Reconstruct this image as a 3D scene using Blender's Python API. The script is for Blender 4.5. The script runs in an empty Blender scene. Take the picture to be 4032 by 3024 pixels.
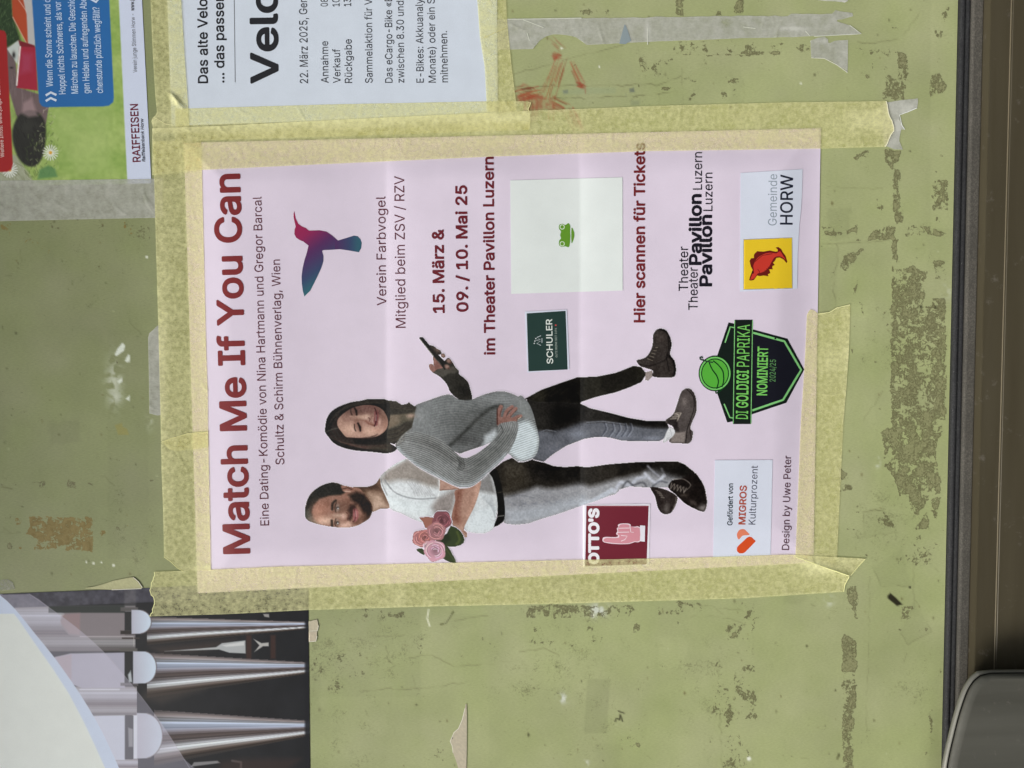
import bpy, bmesh, math, random
import numpy as np
rng = np.random.default_rng(7); random.seed(7)
scene = bpy.context.scene
coll = scene.collection

# ------------------------------------------------------------------ camera
FOC = 26 / 36 * 4032                       # focal length in photo pixels
YAW, PITCH, ROLL, DIST = math.radians(3.324), math.radians(-2.671), math.radians(0.871), 0.5
EYE = 0.0                                  # heights are measured from the camera's own level
fwd = np.array([-math.sin(YAW) * math.cos(PITCH), math.cos(YAW) * math.cos(PITCH), math.sin(PITCH)])
up0 = np.array([math.cos(YAW), math.sin(YAW), 0.0]); rt0 = np.cross(fwd, up0)
upv = math.cos(ROLL) * up0 + math.sin(ROLL) * rt0      # photo is turned 90 deg: image up = along the board
rtv = np.cross(fwd, upv)
cam_d = bpy.data.cameras.new('camera'); cam = bpy.data.objects.new('camera', cam_d); coll.objects.link(cam)
cam_d.sensor_width = 36; cam_d.lens = 26; cam_d.clip_start = 0.01; cam_d.clip_end = 500
from mathutils import Matrix, Vector
M = Matrix.Identity(4)
for i in range(3):
    M[i][0], M[i][1], M[i][2] = rtv[i], upv[i], -fwd[i]
M[0][3], M[1][3], M[2][3] = 0.0, -DIST, EYE
cam.matrix_world = M
scene.camera = cam

# ------------------------------------------------------------------ light
SUN_EL, SUN_AZ = math.radians(48), math.radians(222)
world = bpy.data.worlds.new('World'); scene.world = world; world.use_nodes = True
nt = world.node_tree; nt.nodes.clear()
sky = nt.nodes.new('ShaderNodeTexSky'); sky.sky_type = 'NISHITA'; sky.sun_disc = False
sky.sun_elevation = SUN_EL; sky.sun_rotation = SUN_AZ; sky.dust_density = 4.0; sky.air_density = 1.0
hs = nt.nodes.new('ShaderNodeHueSaturation'); hs.inputs['Saturation'].default_value = 0.35
bg = nt.nodes.new('ShaderNodeBackground'); bg.inputs['Strength'].default_value = 0.09
wo = nt.nodes.new('ShaderNodeOutputWorld')
nt.links.new(sky.outputs[0], hs.inputs['Color']); nt.links.new(hs.outputs[0], bg.inputs[0]); nt.links.new(bg.outputs[0], wo.inputs[0])
sun_d = bpy.data.lights.new('sun', 'SUN'); sun_d.energy = 1.5; sun_d.angle = math.radians(24); sun_d.color = (1.0, 0.95, 0.88)
sun = bpy.data.objects.new('sun', sun_d); coll.objects.link(sun)
# sky azimuth: rotation 0 puts the sun at +Y; 222 deg puts it in front of the board, to the left
sdir = Vector((math.sin(SUN_AZ) * math.cos(SUN_EL), math.cos(SUN_AZ) * math.cos(SUN_EL), math.sin(SUN_EL)))
sun.rotation_euler = sdir.to_track_quat('Z', 'Y').to_euler()
scene.view_settings.view_transform = 'Standard'; scene.view_settings.look = 'None'
scene.view_settings.exposure = 0.58; scene.view_settings.gamma = 1.0
KG = 1.12                                  # albedo for a tone seen in the photograph

# ------------------------------------------------------------------ mapping and mesh helpers
def P(u, v, h=0.0):
    """photo position (pixels) to the board plane, h metres in front of the board"""
    u = np.asarray(u, float); v = np.asarray(v, float); h = np.asarray(h, float) + 0 * u
    x = (u - 2016) / FOC; y = -(v - 1512) / FOC
    D = x[..., None] * rtv + y[..., None] * upv + fwd
    t = (DIST - h) / D[..., 1]
    out = D * t[..., None]; out[..., 1] -= DIST; out[..., 2] += EYE
    return out

def lin(c):
    c = np.asarray(c, float) / 255.0
    return np.where(c <= 0.04045, c / 12.92, ((c + 0.055) / 1.055) ** 2.4)
def alb(c):
    a = lin(c) * KG; m = np.max(a, axis=-1, keepdims=True)
    return np.clip(a * np.minimum(1, 0.9 / np.maximum(m, 1e-6)), 0.002, 0.92)

def seg_dist(X, Y, pts, closed):
    pts = np.asarray(pts, float); n = len(pts)
    d = np.full(X.shape, 1e9); px = np.zeros(X.shape); py = np.zeros(X.shape)
    for i in range(n if closed else n - 1):
        a, b = pts[i], pts[(i + 1) % n]; ab = b - a; L = ab @ ab + 1e-9
        t = np.clip(((X - a[0]) * ab[0] + (Y - a[1]) * ab[1]) / L, 0, 1)
        qx = a[0] + t * ab[0]; qy = a[1] + t * ab[1]
        e = np.hypot(X - qx, Y - qy); m = e < d
        d = np.where(m, e, d); px = np.where(m, qx, px); py = np.where(m, qy, py)
    return d, px, py
def inside(X, Y, pts):
    pts = np.asarray(pts, float); c = np.zeros(X.shape, bool); n = len(pts)
    for i in range(n):
        (x1, y1), (x2, y2) = pts[i], pts[(i + 1) % n]
        if y1 == y2: continue
        k = ((y1 > Y) != (y2 > Y)) & (X < (x2 - x1) * (Y - y1) / (y2 - y1) + x1); c ^= k
    return c
def sdf(X, Y, pts):
    d, _, _ = seg_dist(X, Y, pts, True); return np.where(inside(X, Y, pts), -d, d)
def smooth(pts, n=4, closed=True):
    p = np.asarray(pts, float); N = len(p); out = []
    for i in range(N if closed else N - 1):
        g = (lambda k: p[k % N]) if closed else (lambda k: p[min(max(k, 0), N - 1)])
        p0, p1, p2, p3 = g(i - 1), g(i), g(i + 1), g(i + 2)
        for k in range(n):
            t = k / n
            out.append(0.5 * (2 * p1 + (p2 - p0) * t + (2 * p0 - 5 * p1 + 4 * p2 - p3) * t * t + (3 * p1 - p0 - 3 * p2 + p3) * t ** 3))
    if not closed: out.append(p[-1])
    return np.array(out)
def Z(x0, y0, s, pts): return [(x0 + s * a, y0 + s * b) for a, b in pts]
def box(x0, y0, x1, y1): return [(x0, y0), (x1, y0), (x1, y1), (x0, y1)]
def ragged(pts, amp=3, step=14, seed=1):
    """add a torn, irregular line through the given points"""
    r = np.random.default_rng(seed); out = []
    p = np.asarray(pts, float)
    for a, b in zip(p[:-1], p[1:]):
        L = np.hypot(*(b - a)); n = max(1, int(L / step)); nn = np.array([-(b - a)[1], (b - a)[0]]) / max(L, 1e-6)
        for k in range(n): out.append(tuple(a + (b - a) * k / n + nn * r.normal(0, amp) * (k > 0)))
    out.append(tuple(p[-1])); return out

def vnoise(shape, cell, seed=0, octaves=3):
    r = np.random.default_rng(seed); H, W = shape; out = np.zeros(shape); amp = 1.0; tot = 0
    for o in range(octaves):
        c = max(cell / 2 ** o, 1.0); gh, gw = int(H / c) + 3, int(W / c) + 3
        g = r.random((gh, gw)); y = np.arange(H) / c; x = np.arange(W) / c
        yi = y.astype(int); xi = x.astype(int); fy = y - yi; fx = x - xi
        fy = fy * fy * (3 - 2 * fy); fx = fx * fx * (3 - 2 * fx)
        a = g[np.ix_(yi, xi)]; b = g[np.ix_(yi, xi + 1)]; cc = g[np.ix_(yi + 1, xi)]; d = g[np.ix_(yi + 1, xi + 1)]
        out += amp * ((a * (1 - fx) + b * fx) * (1 - fy)[:, None] + (cc * (1 - fx) + d * fx) * fy[:, None]); tot += amp; amp *= 0.5
    return out / tot

def link(name, me, mat, parent=None):
    o = bpy.data.objects.new(name, me); coll.objects.link(o)
    if mat: me.materials.append(mat)
    if parent is not None: o.parent = parent
    return o
def tag(o, label=None, cat=None, group=None, kind=None):
    if label: o['label'] = label
    if cat: o['category'] = cat
    if group: o['group'] = group
    if kind: o['kind'] = kind
    return o
def raw_mesh(name, V, F, col=None, extra=None, sm=True):
    me = bpy.data.meshes.new(name); V = np.asarray(V, np.float32); F = np.asarray(F, np.int32)
    me.vertices.add(len(V)); me.vertices.foreach_set('co', V.ravel())
    k = F.shape[1]; me.loops.add(F.size); me.loops.foreach_set('vertex_index', F.ravel())
    me.polygons.add(len(F)); me.polygons.foreach_set('loop_start', np.arange(0, F.size, k, dtype=np.int32))
    me.polygons.foreach_set('loop_total', np.full(len(F), k, np.int32))
    me.update(calc_edges=True)
    def attr(nm, c):
        a = me.color_attributes.new(nm, 'FLOAT_COLOR', 'POINT'); c = np.asarray(c, np.float32)
        if c.shape[1] == 3: c = np.hstack([c, np.ones((len(c), 1), np.float32)])
        a.data.foreach_set('color', c.ravel())
    if col is not None: attr('Col', col)
    for nm, c in (extra or {}).items(): attr(nm, c)
    me.polygons.foreach_set('use_smooth', np.full(len(F), sm))
    return me

POLY = {}
POLY['theatre'] = [(724, 562), (3232, 505), (3203, 2216), (778, 2336)]
POLY['velo'] = [(657, -60), (1957, -60), (1960, 452), (675, 496)]
POLY['organ'] = [(-60, 2341), (1213, 2290), (1222, 3090), (-60, 3090)]
POLY['picture'] = [(-60, -60), (556, -60), (596, 722), (-60, 732)]
def sstep(x): x = np.clip(x, 0, 1); return x * x * (3 - 2 * x)
def wave(u, v):
    """the sheet is not flat: two folds across it and slack between the taped edges"""
    d = -sdf(u, v, POLY['theatre']); k = sstep(d / 170)
    def fold(x, c, w): return np.where(x > c, 1 - np.exp(-np.clip(x - c, 0, 1e4) / (w * .75)), sstep((c - x) / 560))
    f = np.where(u < 1725, fold(u, 1522, 70), fold(u, 2285, 85))
    slack = np.sin(u / 150 + v / 900) * 0.00022 + np.sin(v / 210 + u / 500 + 1) * 0.00025 + np.sin(u / 63 + 2 * np.sin(v / 300)) * 0.00006
    return k * (0.0017 * f + 0.0012 + 2.4 * slack)
def HT(u, v): return 0.0006 + wave(u, v)          # face of the theatre poster
def HO(u, v): return 0.0003 + 0 * u               # organ and picture posters
def HV(u, v): return 0.0004 + 0.00018 * np.sin(u / 170 + v / 140) * sstep(-sdf(u, v, POLY['velo']) / 80)
def HB(u, v):
    """top of everything pasted to the board: what the tape is pressed onto"""
    h = 0.0001 + 0 * u
    for nm, fn in (('picture', HO), ('organ', HO), ('velo', HV), ('theatre', HT)):
        s = sstep(0.5 - sdf(u, v, POLY[nm]) / 26); h = np.maximum(h, s * fn(u, v))
    return h

def sheet(name, poly, mat, hf, dz=0.0, step=10, color=(200, 200, 200), parent=None, paint=None, lift=None):
    """a sheet with exactly the given outline, following height hf, with a colour per vertex"""
    poly = np.asarray(poly, float); x0, y0 = poly.min(0) - step; x1, y1 = poly.max(0) + step
    nx = int((x1 - x0) / step) + 2; ny = int((y1 - y0) / step) + 2
    X, Y = np.meshgrid(x0 + np.arange(nx) * step, y0 + np.arange(ny) * step)
    ins = inside(X, Y, poly)
    keepq = ins[:-1, :-1] | ins[1:, :-1] | ins[:-1, 1:] | ins[1:, 1:]
    used = np.zeros(X.shape, bool)
    for a in (slice(None, -1), slice(1, None)):
        for b in (slice(None, -1), slice(1, None)): used[a, b] |= keepq
    m = used & ~ins
    if m.any():
        _, px, py = seg_dist(X[m], Y[m], poly, True); X[m] = px; Y[m] = py
    # pull the nearest grid vertex onto every corner so corners stay sharp
    for c in poly:
        d = np.where(m, (X - c[0]) ** 2 + (Y - c[1]) ** 2, 1e12); k = np.unravel_index(d.argmin(), d.shape)
        if d[k] < step * step: X[k], Y[k] = c
    idx = np.full(X.shape, -1); idx[used] = np.arange(used.sum())
    q = np.stack([idx[:-1, :-1][keepq], idx[1:, :-1][keepq], idx[1:, 1:][keepq], idx[:-1, 1:][keepq]], 1)
    U, V = X[used], Y[used]
    h = hf(U, V) + dz
    if lift is not None: h = h + lift(U, V)
    col = paint(U, V) if paint is not None else np.tile(alb(color), (len(U), 1))
    me = raw_mesh(name, P(U, V, h), q, col)
    return link(name, me, mat, parent)

def ribbon(name, pts, width, mat, hf, dz, color, parent=None, closed=False):
    """a printed or torn line of given width along a path"""
    p = np.asarray(pts, float)
    if closed: p = np.vstack([p, p[:1]])
    q = [p[0]]
    for a, b in zip(p[:-1], p[1:]):
        n = max(1, int(np.hypot(*(b - a)) / 25))
        for k in range(1, n + 1): q.append(a + (b - a) * k / n)
    p = np.array(q); t = np.gradient(p, axis=0)
    if closed: t[0] = t[-1] = p[1] - p[-2]
    t /= np.hypot(t[:, 0], t[:, 1])[:, None] + 1e-9
    nn = np.stack([-t[:, 1], t[:, 0]], 1)
    w = np.asarray(width, float) * np.ones(len(p)) / 2
    A = p + nn * w[:, None]; B = p - nn * w[:, None]
    n = len(p); UV = np.vstack([A, B]); i = np.arange(n - 1)
    F = np.stack([i, i + 1, n + i + 1, n + i], 1)
    me = raw_mesh(name, P(UV[:, 0], UV[:, 1], hf(UV[:, 0], UV[:, 1]) + dz), F, np.tile(alb(color), (2 * n, 1)))
    return link(name, me, mat, parent)

import os
try:                                        # Blender's own bundled sans; its built-in default otherwise
    FONT = bpy.data.fonts.load(os.path.join(bpy.utils.resource_path('LOCAL'), 'datafiles', 'fonts', 'Inter.woff2'))
except Exception:
    FONT = None
from mathutils.geometry import delaunay_2d_cdt
def fill_outline(co, E):
    """triangles of the area inside closed letter outlines (overlapping strokes count once)"""
    vs, es, fs, *_ = delaunay_2d_cdt([Vector(c) for c in co], [tuple(e) for e in E.tolist()], [], 0, 1e-6)
    nv = np.array([tuple(v) for v in vs]); F = np.array([f for f in fs if len(f) == 3], np.int32)
    # walk every loop once to give its edges a common direction
    nb = {}
    for a, b in E.tolist(): nb.setdefault(a, []).append(b); nb.setdefault(b, []).append(a)
    seen = set(); D = []
    for st in nb:
        if st in seen: continue
        lp = [st]; seen.add(st)
        while True:
            n = [x for x in nb[lp[-1]] if x not in seen]
            if len(lp) == 1 and nb[st][0] not in seen: n = [max(nb[st])] if (st == min([st] + nb[st]) and False) else [next((x for x in nb[st] if x == st + 1), nb[st][0])]
            if not n: break
            lp.append(n[0]); seen.add(n[0])
        D += [(lp[i], lp[(i + 1) % len(lp)]) for i in range(len(lp))]
    D = np.array(D); A, B = co[D[:, 0]], co[D[:, 1]]
    c = nv[F].mean(1); w = np.zeros(len(F), int)
    for k in range(0, len(F), 400):
        x, y = c[k:k + 400, 0][:, None], c[k:k + 400, 1][:, None]
        xc = A[:, 0] + (y - A[:, 1]) * (B[:, 0] - A[:, 0]) / np.where(B[:, 1] == A[:, 1], 1, B[:, 1] - A[:, 1])
        w[k:k + 400] = (((A[:, 1] <= y) & (B[:, 1] > y) & (xc > x)).astype(int) - ((A[:, 1] > y) & (B[:, 1] <= y) & (xc > x)).astype(int)).sum(1)
    return nv, F[w != 0]
CAPH = 0.727
def text(name, s, start, end, cap, mat, hf, dz, color, parent=None, bold=0.0, shear=0.0, space=1.0):
    """one line of print: baseline from start to end, capitals of height cap; bold = extra stroke, in ems"""
    cu = bpy.data.curves.new(name, 'FONT'); cu.body = s; cu.size = 1.0; cu.fill_mode = 'NONE'; cu.resolution_u = 3 if bold < .02 else 4; cu.shear = shear; cu.space_character = space
    if FONT is not None: cu.font = FONT
    if bold < 0: cu.offset = bold
    o = bpy.data.objects.new(name, cu); coll.objects.link(o)
    bpy.context.view_layer.update()
    me0 = bpy.data.meshes.new_from_object(o.evaluated_get(bpy.context.evaluated_depsgraph_get()))
    co = np.zeros(len(me0.vertices) * 3); me0.vertices.foreach_get('co', co); co = co.reshape(-1, 3)[:, :2]
    E = np.zeros(len(me0.edges) * 2, np.int32); me0.edges.foreach_get('vertices', E); E = E.reshape(-1, 2)
    co, F = fill_outline(co, E)
    bpy.data.objects.remove(o); bpy.data.curves.remove(cu); bpy.data.meshes.remove(me0)
    caph = CAPH
    fr = np.zeros(len(co))
    sx = np.hypot(end[0] - start[0], end[1] - start[1]) / max(np.ptp(co[:, 0]), 1e-6); sy = cap / caph
    for _ in range(40):                     # split long triangles so that the print follows the slack paper
        q = co[F] * (sx, sy); e = np.stack([np.linalg.norm(q[:, (k + 1) % 3] - q[:, k], axis=1) for k in range(3)], 1)
        lg = e.max(1) > 22
        if not lg.any(): break
        k = e[lg].argmax(1); T3 = F[lg]; r = np.arange(len(T3)); i0, i1, i2 = T3[r, k], T3[r, (k + 1) % 3], T3[r, (k + 2) % 3]
        n0 = len(co); co = np.vstack([co, (co[i0] + co[i1]) / 2]); fr = np.concatenate([fr, fr[i0]]); m_ = n0 + r
        F = np.vstack([F[~lg], np.stack([i0, m_, i2], 1), np.stack([m_, i1, i2], 1)])
    if bold > 0.001:                        # thicken by laying the outline down around a small circle
        k = 10; A = [co]; G = [F]; R = [fr]
        for i in range(k):
            a = i * 2 * math.pi / k; A.append(co + bold * np.array([math.cos(a), math.sin(a)])); G.append(F + len(co) * (i + 1)); R.append(fr + (i + 1) * 4.3e-6)
        co = np.vstack(A); F = np.vstack(G); fr = np.concatenate(R); caph += 2 * bold
    lo, hi = co[:, 0].min(), co[:, 0].max()
    fx = (co[:, 0] - lo) / (hi - lo); fy = (co[:, 1] + (bold if bold > 0.001 else 0)) / caph
    a, b = np.array(start, float), np.array(end, float); d = b - a; L = np.hypot(*d); t = d / L; n = np.array([t[1], -t[0]])
    UV = a + fx[:, None] * d + (fy * cap)[:, None] * n
    me = raw_mesh(name, P(UV[:, 0], UV[:, 1], hf(UV[:, 0], UV[:, 1]) + dz + fr), F, np.tile(alb(color), (len(co), 1)), sm=False)
    return link(name, me, mat, parent)

def _cap():
    cu = bpy.data.curves.new('cap', 'FONT'); cu.body = 'H'; cu.size = 1.0
    if FONT is not None: cu.font = FONT
    o = bpy.data.objects.new('cap', cu); coll.objects.link(o); bpy.context.view_layer.update()
    me = bpy.data.meshes.new_from_object(o.evaluated_get(bpy.context.evaluated_depsgraph_get())); h = max(v.co.y for v in me.vertices)
    bpy.data.objects.remove(o); bpy.data.curves.remove(cu); bpy.data.meshes.remove(me); return h
CAPH = _cap(); print('cap height', CAPH)

# ------------------------------------------------------------------ a small painter for photographic print
class Canvas:
    def __init__(s, x0, y0, x1, y1, step, base=None):
        s.x0, s.y0, s.step = x0, y0, step
        s.X, s.Y = np.meshgrid(np.arange(x0, x1 + step, step, dtype=float), np.arange(y0, y1 + step, step, dtype=float))
        s.c = np.zeros(s.X.shape + (3,)); s.a = np.zeros(s.X.shape)
        if base is not None: s.c[:] = base; s.a[:] = 1
    def win(s, pts, pad):
        p = np.asarray(pts, float); lo = p.min(0) - pad; hi = p.max(0) + pad
        i0 = max(0, int((lo[0] - s.x0) / s.step)); i1 = min(s.X.shape[1], int((hi[0] - s.x0) / s.step) + 2)
        j0 = max(0, int((lo[1] - s.y0) / s.step)); j1 = min(s.X.shape[0], int((hi[1] - s.y0) / s.step) + 2)
        return (slice(j0, j1), slice(i0, i1)) if i1 > i0 and j1 > j0 else None
    def blend(s, w, m, color, solid):
        X, Y = s.X[w], s.Y[w]
        c = color(X, Y) if callable(color) else np.asarray(color, float)
        if not solid: m = m * (s.a[w] > 0)
        s.c[w] = s.c[w] * (1 - m[..., None]) + c * m[..., None]
        if solid: s.a[w] = np.maximum(s.a[w], m)
    def poly(s, pts, color, soft=2.0, op=1.0, solid=False, sm=0, clip=None):
        if sm: pts = smooth(pts, sm)
        w = s.win(pts, soft)
        if w is None: return
        m = np.clip(0.5 - sdf(s.X[w], s.Y[w], pts) / max(soft, .01), 0, 1) * op
        if clip is not None: m = m * (clip[w])
        s.blend(w, m, color, solid)
    def stroke(s, pts, width, color, soft=2.0, op=1.0, solid=False, sm=0, clip=None):
        if sm: pts = smooth(pts, sm, False)
        w = s.win(pts, width + soft)
        if w is None: return
        d, _, _ = seg_dist(s.X[w], s.Y[w], pts, False)
        m = np.clip(0.5 - (d - width / 2) / max(soft, .01), 0, 1) * op
        if clip is not None: m = m * (clip[w])
        s.blend(w, m, color, solid)
    def blob(s, cx, cy, rx, ry, color, op=1.0, ang=0.0, solid=False, hard=1.0, clip=None):
        r = max(rx, ry) * 1.8; w = s.win([(cx - r, cy - r), (cx + r, cy + r)], 0)
        if w is None: return
        dx, dy = s.X[w] - cx, s.Y[w] - cy; ca, sa = math.cos(ang), math.sin(ang)
        q = ((dx * ca + dy * sa) / rx) ** 2 + ((-dx * sa + dy * ca) / ry) ** 2
        m = np.exp(-(q ** hard) * 1.2) * op
        if clip is not None: m = m * (clip[w])
        s.blend(w, m, color, solid)
    def sample(s):
        def f(U, V):
            x = np.clip((U - s.x0) / s.step, 0, s.X.shape[1] - 1.001); y = np.clip((V - s.y0) / s.step, 0, s.X.shape[0] - 1.001)
            i, j = x.astype(int), y.astype(int); fx, fy = (x - i)[:, None], (y - j)[:, None]; C = s.c
            q = (C[j, i] * (1 - fx) + C[j, i + 1] * fx) * (1 - fy) + (C[j + 1, i] * (1 - fx) + C[j + 1, i + 1] * fx) * fy
            return alb(np.clip(q, 2, 252))
        return f
    def mask(s, pts, sm=0, soft=2.0):
        if sm: pts = smooth(pts, sm)
        m = np.zeros(s.X.shape); w = s.win(pts, soft)
        m[w] = np.clip(0.5 - sdf(s.X[w], s.Y[w], pts) / soft, 0, 1); return m
    def emit(s, name, mat, hf, dz, parent, cut=0.5, halo=0):
        for _ in range(halo):               # the pale cut-out fringe round a pasted photograph
            k = s.a >= cut; g = k.copy()
            g[1:] |= k[:-1]; g[:-1] |= k[1:]; g[:, 1:] |= k[:, :-1]; g[:, :-1] |= k[:, 1:]
            e = g & ~k; s.c[e] = (232, 226, 236); s.a[e] = 1
        k = s.a >= cut
        keepq = k[:-1, :-1] & k[1:, :-1] & k[:-1, 1:] & k[1:, 1:]
        used = np.zeros(k.shape, bool)
        for a in (slice(None, -1), slice(1, None)):
            for b in (slice(None, -1), slice(1, None)): used[a, b] |= keepq
        idx = np.full(k.shape, -1); idx[used] = np.arange(used.sum())
        q = np.stack([idx[:-1, :-1][keepq], idx[1:, :-1][keepq], idx[1:, 1:][keepq], idx[:-1, 1:][keepq]], 1)
        U, V = s.X[used], s.Y[used]
        me = raw_mesh(name, P(U, V, hf(U, V) + dz), q, alb(np.clip(s.c[used], 2, 250)))
        return link(name, me, mat, parent)

# ------------------------------------------------------------------ materials
def new_mat(name):
    m = bpy.data.materials.new(name); m.use_nodes = True; t = m.node_tree; t.nodes.clear()
    out = t.nodes.new('ShaderNodeOutputMaterial'); b = t.nodes.new('ShaderNodeBsdfPrincipled'); t.links.new(b.outputs[0], out.inputs[0])
    return m, t, b, out
def node(t, kind, **kw):
    n = t.nodes.new(kind)
    for k, v in kw.items():
        if k in n.inputs: n.inputs[k].default_value = v
        else: setattr(n, k, v)
    return n
def noise(t, scale, detail=3.0, rough=0.6, stretch=None, rot=None):
    co = node(t, 'ShaderNodeTexCoord'); mp = node(t, 'ShaderNodeMapping'); t.links.new(co.outputs['Object'], mp.inputs[0])
    if stretch: mp.inputs['Scale'].default_value = stretch
    if rot: mp.inputs['Rotation'].default_value = rot
    n = node(t, 'ShaderNodeTexNoise'); n.inputs['Scale'].default_value = scale; n.inputs['Detail'].default_value = detail; n.inputs['Roughness'].default_value = rough
    t.links.new(mp.outputs[0], n.inputs['Vector']); return n
def ramp(t, src, p0, p1, c0=0.0, c1=1.0):
    r = node(t, 'ShaderNodeMapRange'); r.inputs['From Min'].default_value = p0; r.inputs['From Max'].default_value = p1
    r.inputs['To Min'].default_value = c0; r.inputs['To Max'].default_value = c1; t.links.new(src, r.inputs['Value']); return r.outputs[0]
def mixc(t, f, a, b, blend='MIX'):
    n = node(t, 'ShaderNodeMix', data_type='RGBA', blend_type=blend)
    for sock, v in ((n.inputs[0], f), (n.inputs[6], a), (n.inputs[7], b)):
        if hasattr(v, 'default_value') or hasattr(v, 'is_linked'): t.links.new(v, sock)
        elif isinstance(v, (int, float)): sock.default_value = v
        else: sock.default_value = tuple(v) + (1,) if len(v) == 3 else v
    return n.outputs[2]
def math_(t, op, a, b=None):
    n = node(t, 'ShaderNodeMath', operation=op)
    for s, v in ((n.inputs[0], a), (n.inputs[1], b)):
        if v is None: continue
        if isinstance(v, (int, float)): s.default_value = v
        else: t.links.new(v, s)
    return n.outputs[0]
def bump(t, b, h, strength, dist=0.0002):
    n = node(t, 'ShaderNodeBump'); n.inputs['Strength'].default_value = strength; n.inputs['Distance'].default_value = dist
    t.links.new(h, n.inputs['Height']); t.links.new(n.outputs[0], b.inputs['Normal'])

def print_mat(name, rough, spec, grain=0.05):
    """ink on paper: colour per vertex, paper grain and mottle on top"""
    m, t, b, out = new_mat(name)
    at = node(t, 'ShaderNodeVertexColor', layer_name='Col')
    n1 = noise(t, 2300, 2, .6); n2 = noise(t, 60, 3, .6)
    g = ramp(t, n1.outputs[0], .2, .8, 1 - grain, 1 + grain); g2 = ramp(t, n2.outputs[0], .3, .7, 1 - grain * .6, 1 + grain * .6)
    gg = math_(t, 'MULTIPLY', g, g2)
    cb = node(t, 'ShaderNodeCombineColor'); [t.links.new(gg, cb.inputs[i]) for i in range(3)]
    t.links.new(mixc(t, 1.0, at.outputs[0], cb.outputs[0], 'MULTIPLY'), b.inputs['Base Color'])
    b.inputs['Roughness'].default_value = rough; b.inputs['Specular IOR Level'].default_value = spec
    bump(t, b, n1.outputs[0], .12, .00004)
    return m
M_PRINT = print_mat('printed_paper', .4, .2, .035)
M_PHOTO = print_mat('photographic_print', .3, .26, .05)
M_MATT = print_mat('matt_paper', .62, .3, .05)

def tape_mat(name, body, through, dens0, dens1, mottle=260, rough=.6):
    """crepe masking tape: a translucent ground with paler fibre blotches where it lies loose"""
    m, t, b, out = new_mat(name)
    at = node(t, 'ShaderNodeVertexColor', layer_name='Col')
    n1 = noise(t, mottle, 4, .68); n2 = noise(t, 40, 3, .5); n3 = noise(t, 1500, 2, .5, (1, 1, .35), (0, .6, 0))
    mm = math_(t, 'ADD', math_(t, 'MULTIPLY', n1.outputs[0], .62), math_(t, 'MULTIPLY', n2.outputs[0], .2))
    mm = math_(t, 'ADD', mm, math_(t, 'MULTIPLY', n3.outputs[0], .18))
    f = ramp(t, mm, .38, .62, dens0, dens1)
    sp = node(t, 'ShaderNodeSeparateColor'); t.links.new(at.outputs[0], sp.inputs[0])
    f2 = math_(t, 'ADD', f, math_(t, 'SUBTRACT', sp.outputs[0], .5)); f2 = node_clamp(t, f2)
    b.inputs['Base Color'].default_value = tuple(alb(body)) + (1,); b.inputs['Roughness'].default_value = rough; b.inputs['Specular IOR Level'].default_value = .25
    bump(t, b, n3.outputs[0], .18, .0001)
    tr = node(t, 'ShaderNodeBsdfTransparent'); tr.inputs[0].default_value = tuple(through) + (1,)
    mx = node(t, 'ShaderNodeMixShader'); t.links.new(f2, mx.inputs[0]); t.links.new(tr.outputs[0], mx.inputs[1]); t.links.new(b.outputs[0], mx.inputs[2])
    t.links.new(mx.outputs[0], out.inputs[0]); return m
def node_clamp(t, v):
    n = node(t, 'ShaderNodeClamp'); t.links.new(v, n.inputs[0]); return n.outputs[0]
M_TAPE = tape_mat('yellow_masking_tape', (244, 243, 184), (1, .973, .82), .21, .60, 300)
M_OLD = tape_mat('old_grey_tape', (190, 192, 182), (.93, .93, .92), .48, .80, 150)
M_SCRAP = tape_mat('weathered_paper', (200, 196, 176), (.9, .9, .88), .75, 1.0, 200)

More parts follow.
